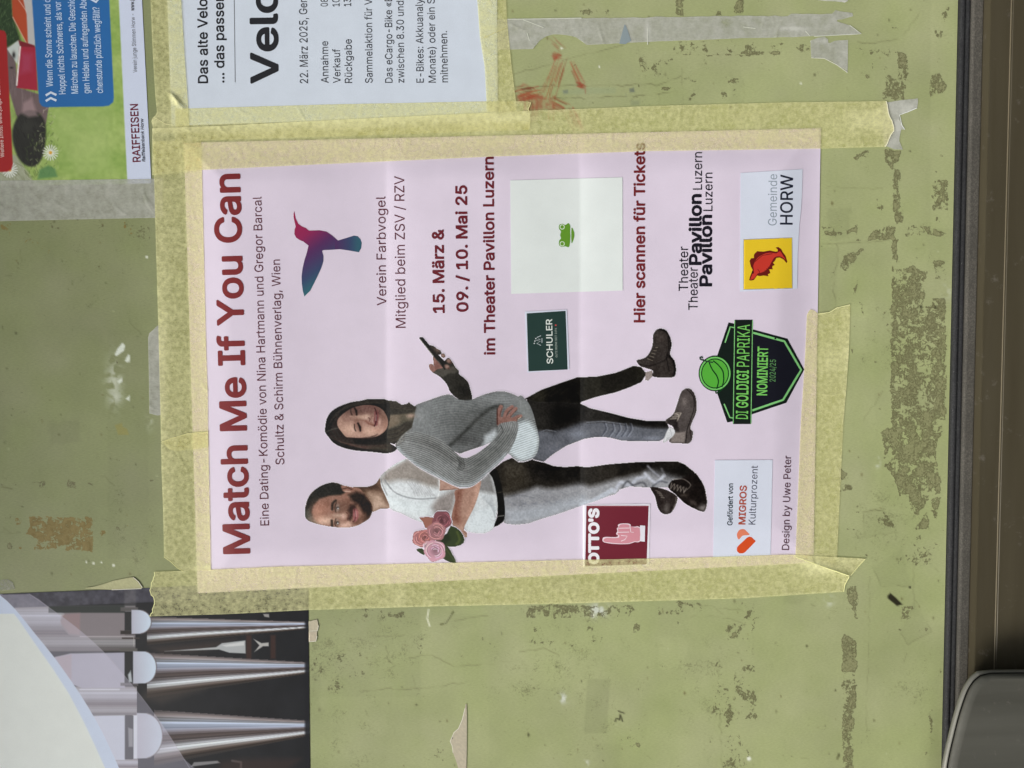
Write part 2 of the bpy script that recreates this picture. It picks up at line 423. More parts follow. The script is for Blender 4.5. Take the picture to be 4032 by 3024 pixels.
def board_mat():
    m, t, b, out = new_mat('painted_board')
    at = node(t, 'ShaderNodeVertexColor', layer_name='Col'); mk = node(t, 'ShaderNodeVertexColor', layer_name='Marks')
    sp = node(t, 'ShaderNodeSeparateColor'); t.links.new(mk.outputs[0], sp.inputs[0])
    na = noise(t, 240, 4, .62); na.inputs['Distortion'].default_value = 1.1; nb = noise(t, 620, 4, .65); nc = noise(t, 26, 4, .6); nd = noise(t, 1500, 4, .65, (1, 1, .3), (0, .75, 0)); ne = noise(t, 520, 6, .75)
    col = at.outputs[0]
    # slow variation of the old paint and fine fibre
    v = math_(t, 'MULTIPLY', ramp(t, nc.outputs[0], .3, .7, .93, 1.06), ramp(t, nd.outputs[0], .3, .7, .90, 1.09))
    v = math_(t, 'MULTIPLY', v, ramp(t, ne.outputs[0], .25, .42, .82, 1.0))
    cb = node(t, 'ShaderNodeCombineColor'); [t.links.new(v, cb.inputs[i]) for i in range(3)]
    col = mixc(t, 1.0, col, cb.outputs[0], 'MULTIPLY')
    def thr(ch, nz, k, w=.05):
        s = math_(t, 'ADD', sp.outputs[ch], math_(t, 'MULTIPLY', math_(t, 'SUBTRACT', nz, .5), k))
        return ramp(t, s, .5 - w, .5 + w)
    nl = noise(t, 85, 4, .62)
    mixn = math_(t, 'ADD', math_(t, 'MULTIPLY', na.outputs[0], .42), math_(t, 'MULTIPLY', nb.outputs[0], .28))
    mixn = math_(t, 'ADD', math_(t, 'MULTIPLY', mixn, .8), math_(t, 'MULTIPLY', nl.outputs[0], .44))
    d = thr(0, mixn, 3.6, .07)
    rim = math_(t, 'SUBTRACT', thr(0, mixn, 3.6, .07), ramp(t, math_(t, 'ADD', sp.outputs[0], math_(t, 'MULTIPLY', math_(t, 'SUBTRACT', mixn, .5), 3.6)), .60, .78))
    dk = mixc(t, ramp(t, nb.outputs[0], .35, .65), tuple(alb((108, 107, 76))), tuple(alb((139, 138, 101))))
    col = mixc(t, math_(t, 'MULTIPLY', d, .72), col, dk)
    col = mixc(t, math_(t, 'MULTIPLY', node_clamp(t, rim), .55), col, tuple(alb((66, 62, 40))))
    rdg = math_(t, 'ABSOLUTE', math_(t, 'SUBTRACT', na.outputs[0], .47))
    col = mixc(t, math_(t, 'MULTIPLY', math_(t, 'MULTIPLY', d, ramp(t, rdg, .0, .016, 1, 0)), .4), col, tuple(alb((172, 176, 134))))
    col = mixc(t, math_(t, 'MULTIPLY', math_(t, 'MULTIPLY', d, ramp(t, nb.outputs[0], .36, .42, 1, 0)), .5), col, tuple(alb((92, 88, 60))))
    nf = noise(t, 620, 7, .78); nf.inputs['Distortion'].default_value = .8
    mixn2 = math_(t, 'ADD', math_(t, 'MULTIPLY', nf.outputs[0], .6), math_(t, 'MULTIPLY', nl.outputs[0], .4))
    br = thr(1, mixn, 3.0)
    brc = mixc(t, ramp(t, na.outputs[0], .35, .65), tuple(alb((112, 92, 40))), tuple(alb((132, 116, 66))))
    col = mixc(t, math_(t, 'MULTIPLY', br, .9), col, brc)
    sk = thr(2, mixn2, 3.0, .10)
    col = mixc(t, math_(t, 'MULTIPLY', sk, .42), col, tuple(alb((84, 84, 54))))
    t.links.new(col, b.inputs['Base Color'])
    b.inputs['Roughness'].default_value = .55; b.inputs['Specular IOR Level'].default_value = .25
    hh = math_(t, 'ADD', math_(t, 'MULTIPLY', d, .72), math_(t, 'MULTIPLY', nd.outputs[0], .25)); bump(t, b, hh, .35, .00015)
    return m
M_BOARD = board_mat()

def seal_mat(name, c, speck, rough):
    m, t, b, out = new_mat(name)
    n = noise(t, 900, 3, .7); n2 = noise(t, 1700, 2, .5); n3 = noise(t, 30, 3, .6)
    col = mixc(t, ramp(t, n.outputs[0], .42, .66, 0, .7), tuple(alb(c)), tuple(alb(speck)))
    col = mixc(t, ramp(t, n3.outputs[0], .35, .7, 0, .5), col, tuple(alb([x * .8 for x in c])))
    col = mixc(t, ramp(t, n2.outputs[0], .73, .78, 0, .8), col, tuple(alb((190, 190, 180))))
    t.links.new(col, b.inputs['Base Color']); b.inputs['Roughness'].default_value = rough; bump(t, b, n.outputs[0], .6, .0003); return m
M_SEAL = seal_mat('black_rubber', (30, 31, 33), (62, 63, 64), .7)
M_FELT = seal_mat('grey_dusty_rubber', (70, 68, 62), (108, 104, 96), .85)

def metal_mat(name, c0, c1, rough, metallic, stretch, band=(9, (.5, 1, 5))):
    m, t, b, out = new_mat(name)
    n = noise(t, 400, 3, .6, stretch); n2 = noise(t, band[0], 3, .6, band[1]); n3 = noise(t, 120, 5, .7)
    col = mixc(t, ramp(t, n2.outputs[0], .3, .7), c0, c1)
    col = mixc(t, ramp(t, n3.outputs[0], .62, .75, 0, .35), col, (.25, .23, .2))
    t.links.new(col, b.inputs['Base Color']); b.inputs['Metallic'].default_value = metallic
    t.links.new(ramp(t, n.outputs[0], .3, .7, rough - .06, rough + .08), b.inputs['Roughness']); bump(t, b, n.outputs[0], .15, .00005); return m
M_FRAME = metal_mat('bronze_anodised_metal', (.068, .057, .033), (.085, .073, .044), .5, .1, (.04, 1, 1))
M_EDGE = metal_mat('pale_metal_edge', (.17, .145, .09), (.23, .195, .13), .45, .1, (.04, 1, 1))  # paler metal for the thin strip between the two rails
M_GREY = metal_mat('grey_painted_metal', (.056, .056, .044), (.095, .095, .078), .68, .0, (1, 1, .04), (16, (2.2, 1, .16)))
M_RIM = metal_mat('pale_metal_rim', (.17, .168, .14), (.2, .198, .168), .45, .2, (1, 1, .3))
M_GAP = metal_mat('dark_gap', (.012, .012, .012), (.02, .02, .018), .8, 0, (1, 1, 1))

# ------------------------------------------------------------------ the board, with every mark on it
def build_board():
    st = 5.0
    cv = Canvas(-80, -80, 3790, 3105, st, base=(160, 167, 121))
    D = np.zeros(cv.X.shape); B = D.copy(); S = D.copy() + .15
    wx = 16 * (vnoise(cv.X.shape, 5, 61, 3) - .5); wy = 16 * (vnoise(cv.X.shape, 5, 62, 3) - .5)
    def put(A, pts, val, soft=10, sm=0):
        if sm: pts = smooth(pts, sm)
        w = cv.win(pts, soft)
        if w is None: return
        m = np.clip(0.5 - sdf(cv.X[w] + wx[w], cv.Y[w] + wy[w], pts) / soft, 0, 1) * val * .86; A[w] = np.maximum(A[w], m)
    def tiles(o, items, A=D, soft=9):
        for it in items:
            g, v = it[0], it[1]
            pts = box(*g) if not isinstance(g[0], (tuple, list)) else g
            put(A, Z(o[0], o[1], .5, pts), v, soft)
    TL, TM, TB, TC, BR, BL, TR, L1, L2 = (2926, 0), (2926, 830), (2926, 1660), (2926, 2194), (1820, 2194), (1100, 2194), (1900, 0), (0, 600), (0, 1400)
    tiles(TL, [([(1560, 90), (1622, 50), (1622, 110), (1590, 190), (1545, 120)], .6), ((1500, 240, 1570, 500), .34),
        ([(1450, 690), (1490, 590), (1560, 550), (1570, 620), (1612, 680), (1600, 705), (1470, 775)], .68),
        ([(1215, 400), (1300, 430), (1300, 590), (1270, 780), (1100, 790), (1060, 740), (1110, 720), (1120, 600), (1210, 600)], .66),
        ([(980, 370), (1210, 370), (1215, 430), (1000, 440)], .46), ((1008, 490, 1026, 560), .75), ((960, 580, 1005, 615), .8), ((900, 612, 938, 627), .7),
        ((1168, 213, 1228, 226), .8), ((-10, 400, 300, 426), .74), ((-10, 345, 530, 415), .38), ((850, 368, 960, 392), .5),
        ([(1115, 1165), (1190, 1175), (1230, 1200), (1220, 1260), (1190, 1300), (1170, 1340), (1120, 1290)], .78),
        ([(835, 1225), (880, 1230), (960, 1190), (995, 1175), (995, 1245), (940, 1245), (880, 1258)], .6),
        ((1180, 1330, 1237, 1660), .72), ((1490, 1415, 1618, 1660), .6), ((1545, 1195, 1582, 1232), .6), ((1500, 1345, 1527, 1382), .65),
        ((1046, 1520, 1062, 1635), .5), ((1055, 1620, 1105, 1642), .6)])
    tiles(TM, [([(1180, -10), (1272, 20), (1265, 112), (1200, 112)], .66), ((612, 120, 780, 205), .42), ((640, 155, 782, 196), .7),
        ([(805, 150), (892, 105), (892, 192), (860, 165), (825, 210)], .8), ((930, 130, 965, 172), .55),
        ([(985, 190), (1110, 118), (1202, 118), (1192, 228), (1050, 228), (985, 238)], .8), ((612, 222, 965, 246), .48),
        ((1280, 120, 1470, 205), .42), ([(1490, 138), (1540, 138), (1622, 180), (1560, 202), (1490, 195)], .86), ((1165, 225, 1216, 460), .68),
        ([(760, 400), (800, 350), (940, 288), (965, 298), (900, 375), (800, 482), (750, 445)], .74),
        ([(890, 530), (917, 522), (905, 600), (870, 672)], .6), ([(918, 678), (945, 720), (962, 850), (938, 800), (912, 700)], .6),
        ((1498, 390, 1606, 545), .62), ((1500, 230, 1550, 300), .5), ((1520, 50, 1560, 110), .5),
        ([(1165, 450), (1350, 440), (1462, 470), (1452, 600), (1420, 745), (1480, 745), (1487, 680), (1602, 680), (1602, 1680), (1158, 1680)], .66),
        ((860, 900, 890, 925), .7), ((1036, 945, 1050, 975), .8), ((1128, 880, 1146, 905), .85), ((1035, 1180, 1075, 1200), .7), ((825, 1080, 875, 1130), .5)])
    tiles(TB, [([(1165, -20), (1592, -20), (1575, 90), (1520, 230), (1550, 400), (1562, 560), (1480, 600), (1380, 742), (1310, 700), (1300, 570), (1220, 590), (1190, 450), (1110, 350), (1088, 80), (1165, 40)], .70),
        ([(1410, 130), (1460, 100), (1472, 180), (1512, 240), (1350, 322), (1338, 260)], .86),
        ([(1480, 590), (1556, 590), (1552, 640), (1530, 792), (1470, 700)], .62), ([(1328, 858), (1440, 700), (1472, 790), (1440, 852)], .75),
        ([(1020, 700), (1110, 688), (1192, 810), (1182, 872), (1140, 830), (1090, 822), (1040, 780)], .52),
        ([(768, 368), (824, 412), (770, 472)], .95), ((768, 495, 862, 552), .62), ((835, 700, 935, 726), .55), ((805, 835, 832, 858), .7), ((860, 838, 922, 858), .6),
        ([(1340, 960), (1562, 940), (1540, 1112), (1400, 1152), (1330, 1130)], .46), ((1200, 1040, 1330, 1112), .36),
        ([(805, 1340), (830, 1288), (892, 1288), (912, 1370), (907, 1562), (878, 1562), (870, 1490), (790, 1484), (860, 1460), (830, 1420)], .78),
        ((1240, 1450, 1336, 1557), .66), ([(1295, 860), (1360, 930), (1395, 935), (1395, 880), (1370, 915)], .6), ((880, 650, 905, 672), .8), ((960, 1040, 976, 1056), .9)])
    tiles(TC, [([(780, 600), (902, 652), (895, 905), (775, 905)], .8), ((775, 905, 892, 1200), .6), ((782, 1200, 873, 1700), .72), ((1462, 640, 1490, 880), .4),
        ((1465, 1200, 1490, 1390), .62), ((1470, 1440, 1490, 1510), .5), ((1232, 555, 1256, 585), .8), ((1430, 556, 1450, 582), .8), ((-10, 350, 95, 640), .4),
        ((-10, 850, 105, 1280), .46), ((1425, 1535, 1450, 1575), .7)])
    tiles(BR, [((495, 372, 1040, 478), .60), ((1040, 368, 1390, 470), .42), ((490, 540, 1150, 700), .26), ((1338, 520, 1392, 602), .74), ((1540, 340, 1900, 460), .40),
        ((2080, 520, 2260, 660), .42), ((1980, 800, 2050, 1250), .40), ((2040, 900, 2260, 1700), .40), ((1270, 1310, 1400, 1500), .38), ((1360, 1450, 1400, 1485), .8)])
    tiles(BL, [((240, 750, 680, 1080), .34), ((660, 400, 1000, 485), .42), ((850, 440, 935, 480), .6), ((1080, 680, 1125, 780), .5), ((1230, 1440, 1300, 1590), .4)])
    tiles(TR, [((1518, -20, 1582, 122), .74), ([(1965, 60), (2010, -20), (2064, -20), (2062, 116), (1965, 108)], .72), ((1838, 90, 1888, 120), .85), ((730, 72, 1012, 118), .40),
        ((780, 72, 845, 106), .8), ((1568, 424, 2220, 442), .70), ((1500, 340, 2220, 440), .37), ((1480, 316, 1872, 330), .55), ((1220, 440, 1500, 640), .33), ((1485, 440, 1502, 640), .5),
        ((1890, 590, 2020, 660), .38), ((1880, 690, 2010, 800), .38), ([(1580, 800), (1660, 740), (1690, 740), (1600, 812)], .55), ((1410, 685, 1530, 712), .5), ((1640, 640, 1700, 665), .5)])
    tiles(L1, [((150, 570, 480, 640), .30), ((600, 560, 1200, 680), .32), ((20, 760, 300, 810), .34), ((0, 1010, 380, 1060), .28)])
    tiles(L2, [((0, 990, 385, 1032), .36), ((528, 990, 600, 1055), .5), ((650, 1000, 740, 1020), .45), ((765, 985, 850, 1010), .4), ((905, 1345, 948, 1376), .7), ((40, 1268, 82, 1290), .8),
        ((60, 1475, 88, 1520), .9), ((925, 815, 945, 845), .95), ((252, 765, 270, 782), .8), ((918, 40, 938, 62), .85), ((1186, 980, 1210, 1005), .8), ((820, 550, 880, 600), .4), ((1230, 1270, 1262, 1330), .5)])
    tiles(L1, [((0, 560, 90, 620), .50), ((60, 620, 125, 670), .5), ((972, 540, 1000, 610), .6), ((1000, 590, 1050, 640), .6), ((60, 690, 400, 800), .30)], B)
    tiles(L2, [([(220, 1264), (735, 1268), (738, 1548), (480, 1548), (560, 1490), (440, 1520), (250, 1540), (300, 1440), (190, 1400), (240, 1340), (220, 1300)], .72),
        ((110, 1275, 180, 1335), .58), ([(760, 1378), (852, 1384), (800, 1432)], .8), ((990, 1300, 1120, 1440), .33), ((345, 1500, 370, 1550), .5), ((150, 1510, 175, 1535), .6)], B)
    for x, y, r, a in ((2926 + 620, 830 + 560, 260, .35), (1820 + 380, 2194 + 420, 420, .34), (1250, 2600, 240, .42), (1500, 2500, 300, .36), (1350, 2900, 300, .30), (2800, 2700, 260, .36), (3600, 2700, 180, .34), (520, 2100, 300, .30), (400, 940, 400, .26), (2700, 300, 500, .22), (2350, 2900, 200, .30), (3500, 2050, 220, .40)):
        S = np.maximum(S, a * np.exp(-((cv.X - x) ** 2 + (cv.Y - y) ** 2) / (r * r)))
    # soft old paint variation, ghost rectangles and the edges of vanished tape
    old = sstep((2300 - cv.X) / 2000 + .25 * (vnoise(cv.X.shape, 140, 41, 3) - .5)) * sstep((3300 - cv.Y) / 1500)   # paint colour gets darker towards the top of the board
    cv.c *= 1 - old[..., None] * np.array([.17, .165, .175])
    n = vnoise(cv.X.shape, 90, 3, 4) - .5; cv.c *= (1 + .10 * n)[..., None]
    n = vnoise(cv.X.shape, 30, 5, 3) - .5; cv.c += n[..., None] * np.array([10, 5, 16])
    for pts, k in ((Z(*BR, .5, [(985, 960), (1165, 960), (1140, 1385), (960, 1385)]), .94), (Z(*TB, .5, [(945, 708), (1110, 690), (1180, 875), (952, 908)]), .97),
                   (Z(*TB, .5, [(1020, 1150), (1250, 1000), (1330, 1300), (1080, 1290)]), .965), (Z(*TC, .5, [(1240, 600), (1350, 340), (1485, 585), (1300, 690)]), .965),
                   (Z(*TM, .5, box(1035, 240, 1165, 1700)), .985), (Z(*L2, .5, box(850, -200, 1170, 1600)), .975), (Z(*TM, .5, box(612, 290, 740, 800)), .97), (box(3664, -60, 3760, 900), 1.03),
                   (Z(*BL, .5, box(1120, 400, 1650, 1700)), 1.015), (Z(*BL, .5, box(240, 300, 1110, 1100)), .975)):
        cv.poly(pts, lambda X, Y: 0, 6, 0)
        w = cv.win(pts, 6); m = np.clip(.5 - sdf(cv.X[w], cv.Y[w], pts) / 6, 0, 1); cv.c[w] *= (1 + (k - 1) * m)[..., None]
    cw = np.clip(vnoise(cv.X.shape, 8, 63, 2) * 3 - .8, .15, 1)
    def crack(o, pts, wd=3, op=.55, c=(92, 92, 60)): cv.stroke(smooth(ragged(Z(*o, .5, pts), 2.5, 16, int(pts[0][0])), 2, False), wd, c, 5, op * .8, clip=cw)
    crack(BL, [(840, 900), (920, 850), (1020, 795), (1110, 775), (1200, 770), (1290, 820), (1380, 862), (1560, 850), (1740, 830), (1880, 812), (1950, 860)])
    crack(BL, [(640, 1060), (900, 1040), (1300, 1015), (1510, 965)]); crack(BL, [(770, 625), (980, 615)]); crack(BL, [(1380, 500), (1640, 460)]); crack(BL, [(840, 700), (850, 800), (890, 840)])
    crack(BR, [(450, 745), (640, 715), (760, 770)]); crack(BR, [(1850, 370), (2000, 400), (2211, 420)], 2, .4); crack(BR, [(1800, 470), (2000, 470), (2211, 520)], 2, .4); crack(BR, [(2030, 1230), (2050, 1659)], 4, .5)
    crack(TR, [(250, 585), (450, 530), (630, 480), (800, 430), (1110, 355)], 2.5, .6); crack(TR, [(250, 685), (800, 672), (1400, 665), (1560, 600)], 3, .75); crack(TR, [(540, 775), (900, 765), (1300, 745), (1560, 712)], 3, .7)
    crack(TR, [(1390, 740), (1392, 825)], 2, .5); crack(TR, [(1572, 540), (1574, 830)], 2.5, .4); crack(TR, [(2062, 660), (2062, 820)], 2, .5); crack(TR, [(1130, 740), (1135, 850)], 5, .3, (90, 100, 100))
    crack(TM, [(740, 270), (742, 420), (712, 520), (710, 640), (730, 700), (725, 760)], 3, .6); crack(TM, [(612, 262), (1165, 236)], 4, .45); crack(TM, [(950, 1655), (1050, 1500), (1100, 1420)], 3, .4)
    crack(TB, [(943, 712), (952, 910), (1185, 872)], 3, .45); crack(TB, [(945, 712), (1110, 692)], 4, .8); crack(TB, [(1020, 1150), (1085, 1295), (1320, 1300)], 3, .4); crack(TC, [(1240, 600), (1300, 692), (1485, 585), (1360, 340)], 3, .4)
    crack(TC, [(1000, 150), (990, 600), (985, 800), (972, 1380)], 3, .32); crack(TB, [(1340, 1050), (1345, 1659)], 4, .3); crack(TL, [(840, 348), (1120, 325), (1230, 305)], 3, .6); crack(TL, [(1260, 280), (1400, 80), (1475, 130)], 2.5, .4)
    crack(TL, [(0, 740), (0, 640)], 2, .4); crack(TL, [(660, 1475), (1100, 1485)], 2.5, .35); crack(L2, [(0, 1390), (80, 1400), (160, 1390)], 3, .4); crack(L2, [(790, 955), (830, 955), (900, 1020)], 3, .6); crack(L2, [(10, 1035), (95, 1052)], 5, .7)
    crack(L1, [(1000, 1260), (1040, 1360), (1110, 1430)], 2.5, .5); crack(L1, [(0, 965), (90, 970)], 2.5, .5); crack(L2, [(30, 1360), (100, 1400), (150, 1395)], 2.5, .4)
    fr = random.Random(5)
    for k in range(620):
        x, y = fr.uniform(0, 3700), fr.uniform(0, 3024); r = fr.choice((2.5, 3, 3, 4, 5)); g = fr.random()
        if g < .75: cv.blob(x, y, r, r * fr.uniform(.6, 1.8), fr.choice(((70, 70, 44), (96, 96, 62), (110, 104, 66))), fr.uniform(.35, .9), hard=1.5)
        elif g < .9: a = fr.uniform(0, 3.14); L = fr.uniform(10, 45); cv.stroke([(x, y), (x + L * math.cos(a), y + L * math.sin(a))], 2.5, (106, 108, 72), 5, fr.uniform(.25, .6))
        else: cv.blob(x, y, 4, 4, (190, 196, 160), fr.uniform(.2, .6), hard=1.5)
    for k in range(60):
        x, y = fr.uniform(0, 3700), fr.uniform(0, 3024); w = fr.uniform(30, 130); h = fr.uniform(40, 240); q = box(x, y, x + w, y + h); ww = cv.win(q, 20)
        if ww: cv.c[ww] *= (1 + fr.uniform(-.045, .03) * np.clip(.5 - sdf(cv.X[ww] + wx[ww] * 2, cv.Y[ww] + wy[ww] * 2, q) / 12, 0, 1))[..., None]
    # red paint
    rr = random.Random(11)
    def streaks(a, b, w0, w1, n, op, col=(152, 68, 46)):
        a, b = np.array(Z(*TR, .5, [a])[0]), np.array(Z(*TR, .5, [b])[0]); d = b - a; nn = np.array([-d[1], d[0]]) / np.hypot(*d)
        for k in range(n):
            q = rr.uniform(-.5, .5); t0, t1 = rr.uniform(0, .35), rr.uniform(.6, 1)
            p0 = a + d * t0 + nn * q * (w0 + (w1 - w0) * t0); p1 = a + d * t1 + nn * q * (w0 + (w1 - w0) * t1)
            c3 = [x * rr.uniform(.8, 1.12) for x in col]; cv.stroke([p0, (p0 + p1) / 2 + nn * rr.uniform(-2, 2), p1], rr.choice((2.5, 3, 4)), c3, 5, op * rr.uniform(.35, .85))
    for pts, op in (([(262, 692), (320, 652), (382, 682)], .6), ([(262, 788), (270, 752), (350, 735), (440, 745), (532, 780)], .75), ([(375, 860), (392, 790), (530, 785), (520, 860)], .55), ([(552, 434), (618, 428), (600, 468), (556, 474)], .75), ([(755, 655), (800, 668), (806, 690), (770, 692)], .8)):
        cv.poly(ragged(Z(*TR, .5, pts + pts[:1]), 3, 8, 4), (146, 58, 40), 8, op * .8, clip=.35 + .65 * np.clip(vnoise(cv.X.shape, 3, 71, 2) * 3 - 1, 0, 1))
    streaks((500, 790), (560, 620), 70, 60, 16, .42); streaks((540, 680), (625, 440), 60, 50, 20, .42); streaks((690, 480), (790, 690), 24, 34, 12, .45); streaks((540, 790), (670, 860), 40, 50, 14, .7); streaks((670, 850), (765, 1045), 50, 40, 14, .55)
    streaks((262, 770), (470, 700), 60, 30, 14, .7); streaks((450, 740), (450, 960), 150, 120, 30, .5); streaks((540, 300), (640, 400), 22, 30, 8, .35); streaks((540, 440), (625, 446), 36, 20, 8, .7); streaks((730, 660), (812, 690), 24, 20, 8, .8); streaks((800, 680), (814, 745), 10, 6, 4, .6); streaks((290, 720), (430, 700), 30, 14, 8, .6, (90, 40, 26))
    # black and white flecks
    for pts in (Z(*TB, .5, [(1137, 1372), (1160, 1350), (1200, 1385), (1255, 1440), (1212, 1452), (1140, 1392)]), Z(*TM, .5, box(1505, 748, 1524, 772)), Z(*TM, .5, box(1392, 745, 1408, 768)), Z(*TB, .5, box(1308, 1298, 1320, 1312))):
        cv.poly(pts, (38, 36, 24), 5, .95)
    cv.stroke(Z(*BR, .5, [(1205, 1290), (1215, 1270), (1240, 1278), (1245, 1240), (1262, 1290)]), 5, (44, 42, 26), 5, .9); cv.stroke(Z(*BR, .5, [(1230, 1212), (1275, 1228)]), 4, (44, 42, 26), 5, .9)
    for pts in (Z(*L1, .5, [(903, 1592), (925, 1545), (965, 1498), (986, 1522), (976, 1562), (915, 1607)]), Z(*L1, .5, [(988, 1625), (1015, 1585), (1022, 1652)]), Z(*L2, .5, [(983, 40), (1022, -5), (1022, 30), (1006, 58)]),
                Z(*L2, .5, [(923, 202), (960, 172), (964, 206), (936, 222)]), Z(*L2, .5, [(988, 342), (1022, 312), (1020, 358)])):
        cv.poly(pts, (214, 222, 208), 5, 1)
    n8 = vnoise(cv.X.shape, 4, 12, 2)
    for cx, cy, rx, ry, op in ((448, 1505, 30, 90, .7), (460, 1565, 22, 20, .6), (590, 1650, 12, 40, .5), (2356, 2402, 34, 26, 1.2), (2215, 2750, 16, 18, 1.2), (3266, 2366, 16, 20, .8), (2310, 3001, 10, 16, .7), (3456, 1820, 9, 16, 1.5), (3730, 1150, 24, 30, .35)):
        w = cv.win([(cx - 2 * rx, cy - 2 * ry), (cx + 2 * rx, cy + 2 * ry)], 0); q = ((cv.X[w] - cx) / rx) ** 2 + ((cv.Y[w] - cy) / ry) ** 2
        m = np.clip(op * np.exp(-q) * np.clip((n8[w] - .42) * 6, 0, 1), 0, 1); cv.blend(w, m, (206, 212, 198), False)
    for x, y, r in ((2332, 2425, 8), (2949, 2987, 9), (1684, 2420, 0), (340, 2213, 4), (368, 2218, 5), (399, 2214, 4), (447, 2226, 6), (2360, 263, 4), (2211, 190, 5), (2158, 190, 0), (3153, 328, 4), (578, 1012, 5)):  # small white flecks, and the glint of one shiny droplet painted in
        if r: cv.blob(x, y, r, r, (236, 240, 228), .95, hard=2)
    cv.stroke([(1688, 2400), (1682, 2435), (1692, 2465)], 5, (228, 232, 206), 5, 1)
    cv.stroke(Z(*BL, .5, [(1270, 530), (1310, 520), (1370, 430)]), 6, (84, 86, 50), 6, .8); cv.stroke(Z(*BL, .5, [(1300, 525), (1350, 450)]), 3, (180, 186, 150), 5, .8)
    cv.poly(Z(*L2, .5, [(905, 548), (962, 530), (965, 562), (1000, 575), (1016, 625), (930, 625)]), (142, 138, 78), 6, .8)
    cv.poly(Z(*TR, .5, [(800, 690), (1050, 690), (1050, 735), (640, 745), (620, 720)]), (148, 160, 124), 8, .5); cv.poly(Z(*TR, .5, [(630, 712), (675, 705), (672, 735), (640, 738)]), (112, 122, 108), 6, .7)
    cv.poly(Z(*TR, .5, [(1170, 790), (1240, 790), (1235, 830), (1165, 830)]), (128, 138, 108), 6, .5); cv.poly(Z(*TR, .5, [(1155, 700), (1190, 690), (1200, 725), (1160, 728)]), (98, 106, 98), 6, .7)
    U, V = cv.X.ravel(), cv.Y.ravel(); H, W = cv.X.shape
    # the board is a real sheet: its lower edge is straight along the frame
    pts = P(U, V, 0.0)
    idx = np.arange(H * W).reshape(H, W); q = np.stack([idx[:-1, :-1], idx[1:, :-1], idx[1:, 1:], idx[:-1, 1:]], -1).reshape(-1, 4)
    mk = np.stack([D.ravel(), B.ravel(), S.ravel()], 1)
    zmin = P(3772, 0)[2]
    keep = (pts[q][:, :, 2].max(1) > zmin)
    pts[:, 2] = np.maximum(pts[:, 2], zmin)
    q = q[keep]; us = np.unique(q); re = np.full(len(pts), -1); re[us] = np.arange(len(us))
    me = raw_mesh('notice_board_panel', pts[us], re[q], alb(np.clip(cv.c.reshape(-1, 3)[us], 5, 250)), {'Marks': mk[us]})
    return me, zmin
bmesh_data, ZEDGE = build_board()
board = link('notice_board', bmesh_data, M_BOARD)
tag(board, 'green painted notice board covered in glue marks and old tape stains', 'notice board')

# the board goes on past what the picture shows
def backing():
    xs = np.linspace(-.9, .9, 19); zs = np.linspace(ZEDGE, EYE + .56, 10); X, Zg = np.meshgrid(xs, zs); n = X.size
    V = np.stack([X.ravel(), np.full(n, .0012), Zg.ravel()], 1); i = np.arange(n).reshape(X.shape)
    q = np.stack([i[:-1, :-1], i[:-1, 1:], i[1:, 1:], i[1:, :-1]], -1).reshape(-1, 4)
    link('board_backing', raw_mesh('board_backing', V, q, np.tile(alb((148, 155, 112)), (n, 1)), {'Marks': np.tile((.28, 0, .3), (n, 1))}), M_BOARD, board)
backing()

# ------------------------------------------------------------------ frame below the board (right side of the picture)
def zat(u, v, h): return float(P(u, v, h)[2])
def extrude(name, prof, mat, parent=None, x0=-.62, x1=.62, bev=.0004, seg=1):
    """prof: (y, z) outline, extruded along the board"""
    bm = bmesh.new(); n = len(prof)
    a = [bm.verts.new((x0, y, z)) for y, z in prof]; b = [bm.verts.new((x1, y, z)) for y, z in prof]
    bm.faces.new(a); bm.faces.new(b[::-1])
    for i in range(n): bm.faces.new((a[i], b[i], b[(i + 1) % n], a[(i + 1) % n]))
    bmesh.ops.recalc_face_normals(bm, faces=bm.faces)
    es = [e for e in bm.edges if abs(e.verts[0].co.x - e.verts[1].co.x) > .1]
    if bev: bmesh.ops.bevel(bm, geom=es, offset=bev, segments=2, affect='EDGES')
    me = bpy.data.meshes.new(name); bm.to_mesh(me); bm.free()
    return link(name, me, mat, parent)
z1 = zat(3822, 0, .002); z2 = zat(3872, 0, .004); z3 = zat(3984, 0, .012); z4 = zat(3986.6, 0, .012); z5 = z4 - .06
frame = bpy.data.objects.new('board_frame', None); coll.objects.link(frame); frame.location = (0, 0, 0)
tag(frame, 'bronze metal frame rail with black rubber seal along the bottom edge of the green board', 'frame')
zm = (ZEDGE + z1) / 2
extrude('rubber_seal', [(.004, ZEDGE - .0002), (-.0022, ZEDGE - .0002), (-.0030, ZEDGE - .0016), (-.0030, zm + .0006), (-.0012, zm), (-.0012, zm - .0006), (-.0028, zm - .0012), (-.0030, z1 + .0012), (-.002, z1), (.004, z1)], M_SEAL, frame, bev=.0003)
extrude('gasket_strip', [(.004, z1 - .0002), (-.0035, z1 - .0002), (-.0048, z1 - .001), (-.0048, z2 + .0008), (-.0044, z2), (.004, z2)], M_FELT, frame, bev=.0003)
extrude('upper_rail', [(.004, z2 - .0002), (-.0112, z2 - .0002), (-.0112, z3), (.004, z3)], M_FRAME, frame, bev=.0003)
extrude('rail_edge', [(.004, z3 - .0001), (-.0114, z3 - .0001), (-.0117, z3 - .0003), (-.0117, z4), (.004, z4)], M_EDGE, frame, bev=.0002)
extrude('lower_rail', [(.004, z4 - .0001), (-.0114, z4 - .0001), (-.0120, z4 - .0006), (-.0120, z5), (.004, z5)], M_FRAME, frame, bev=.0004)

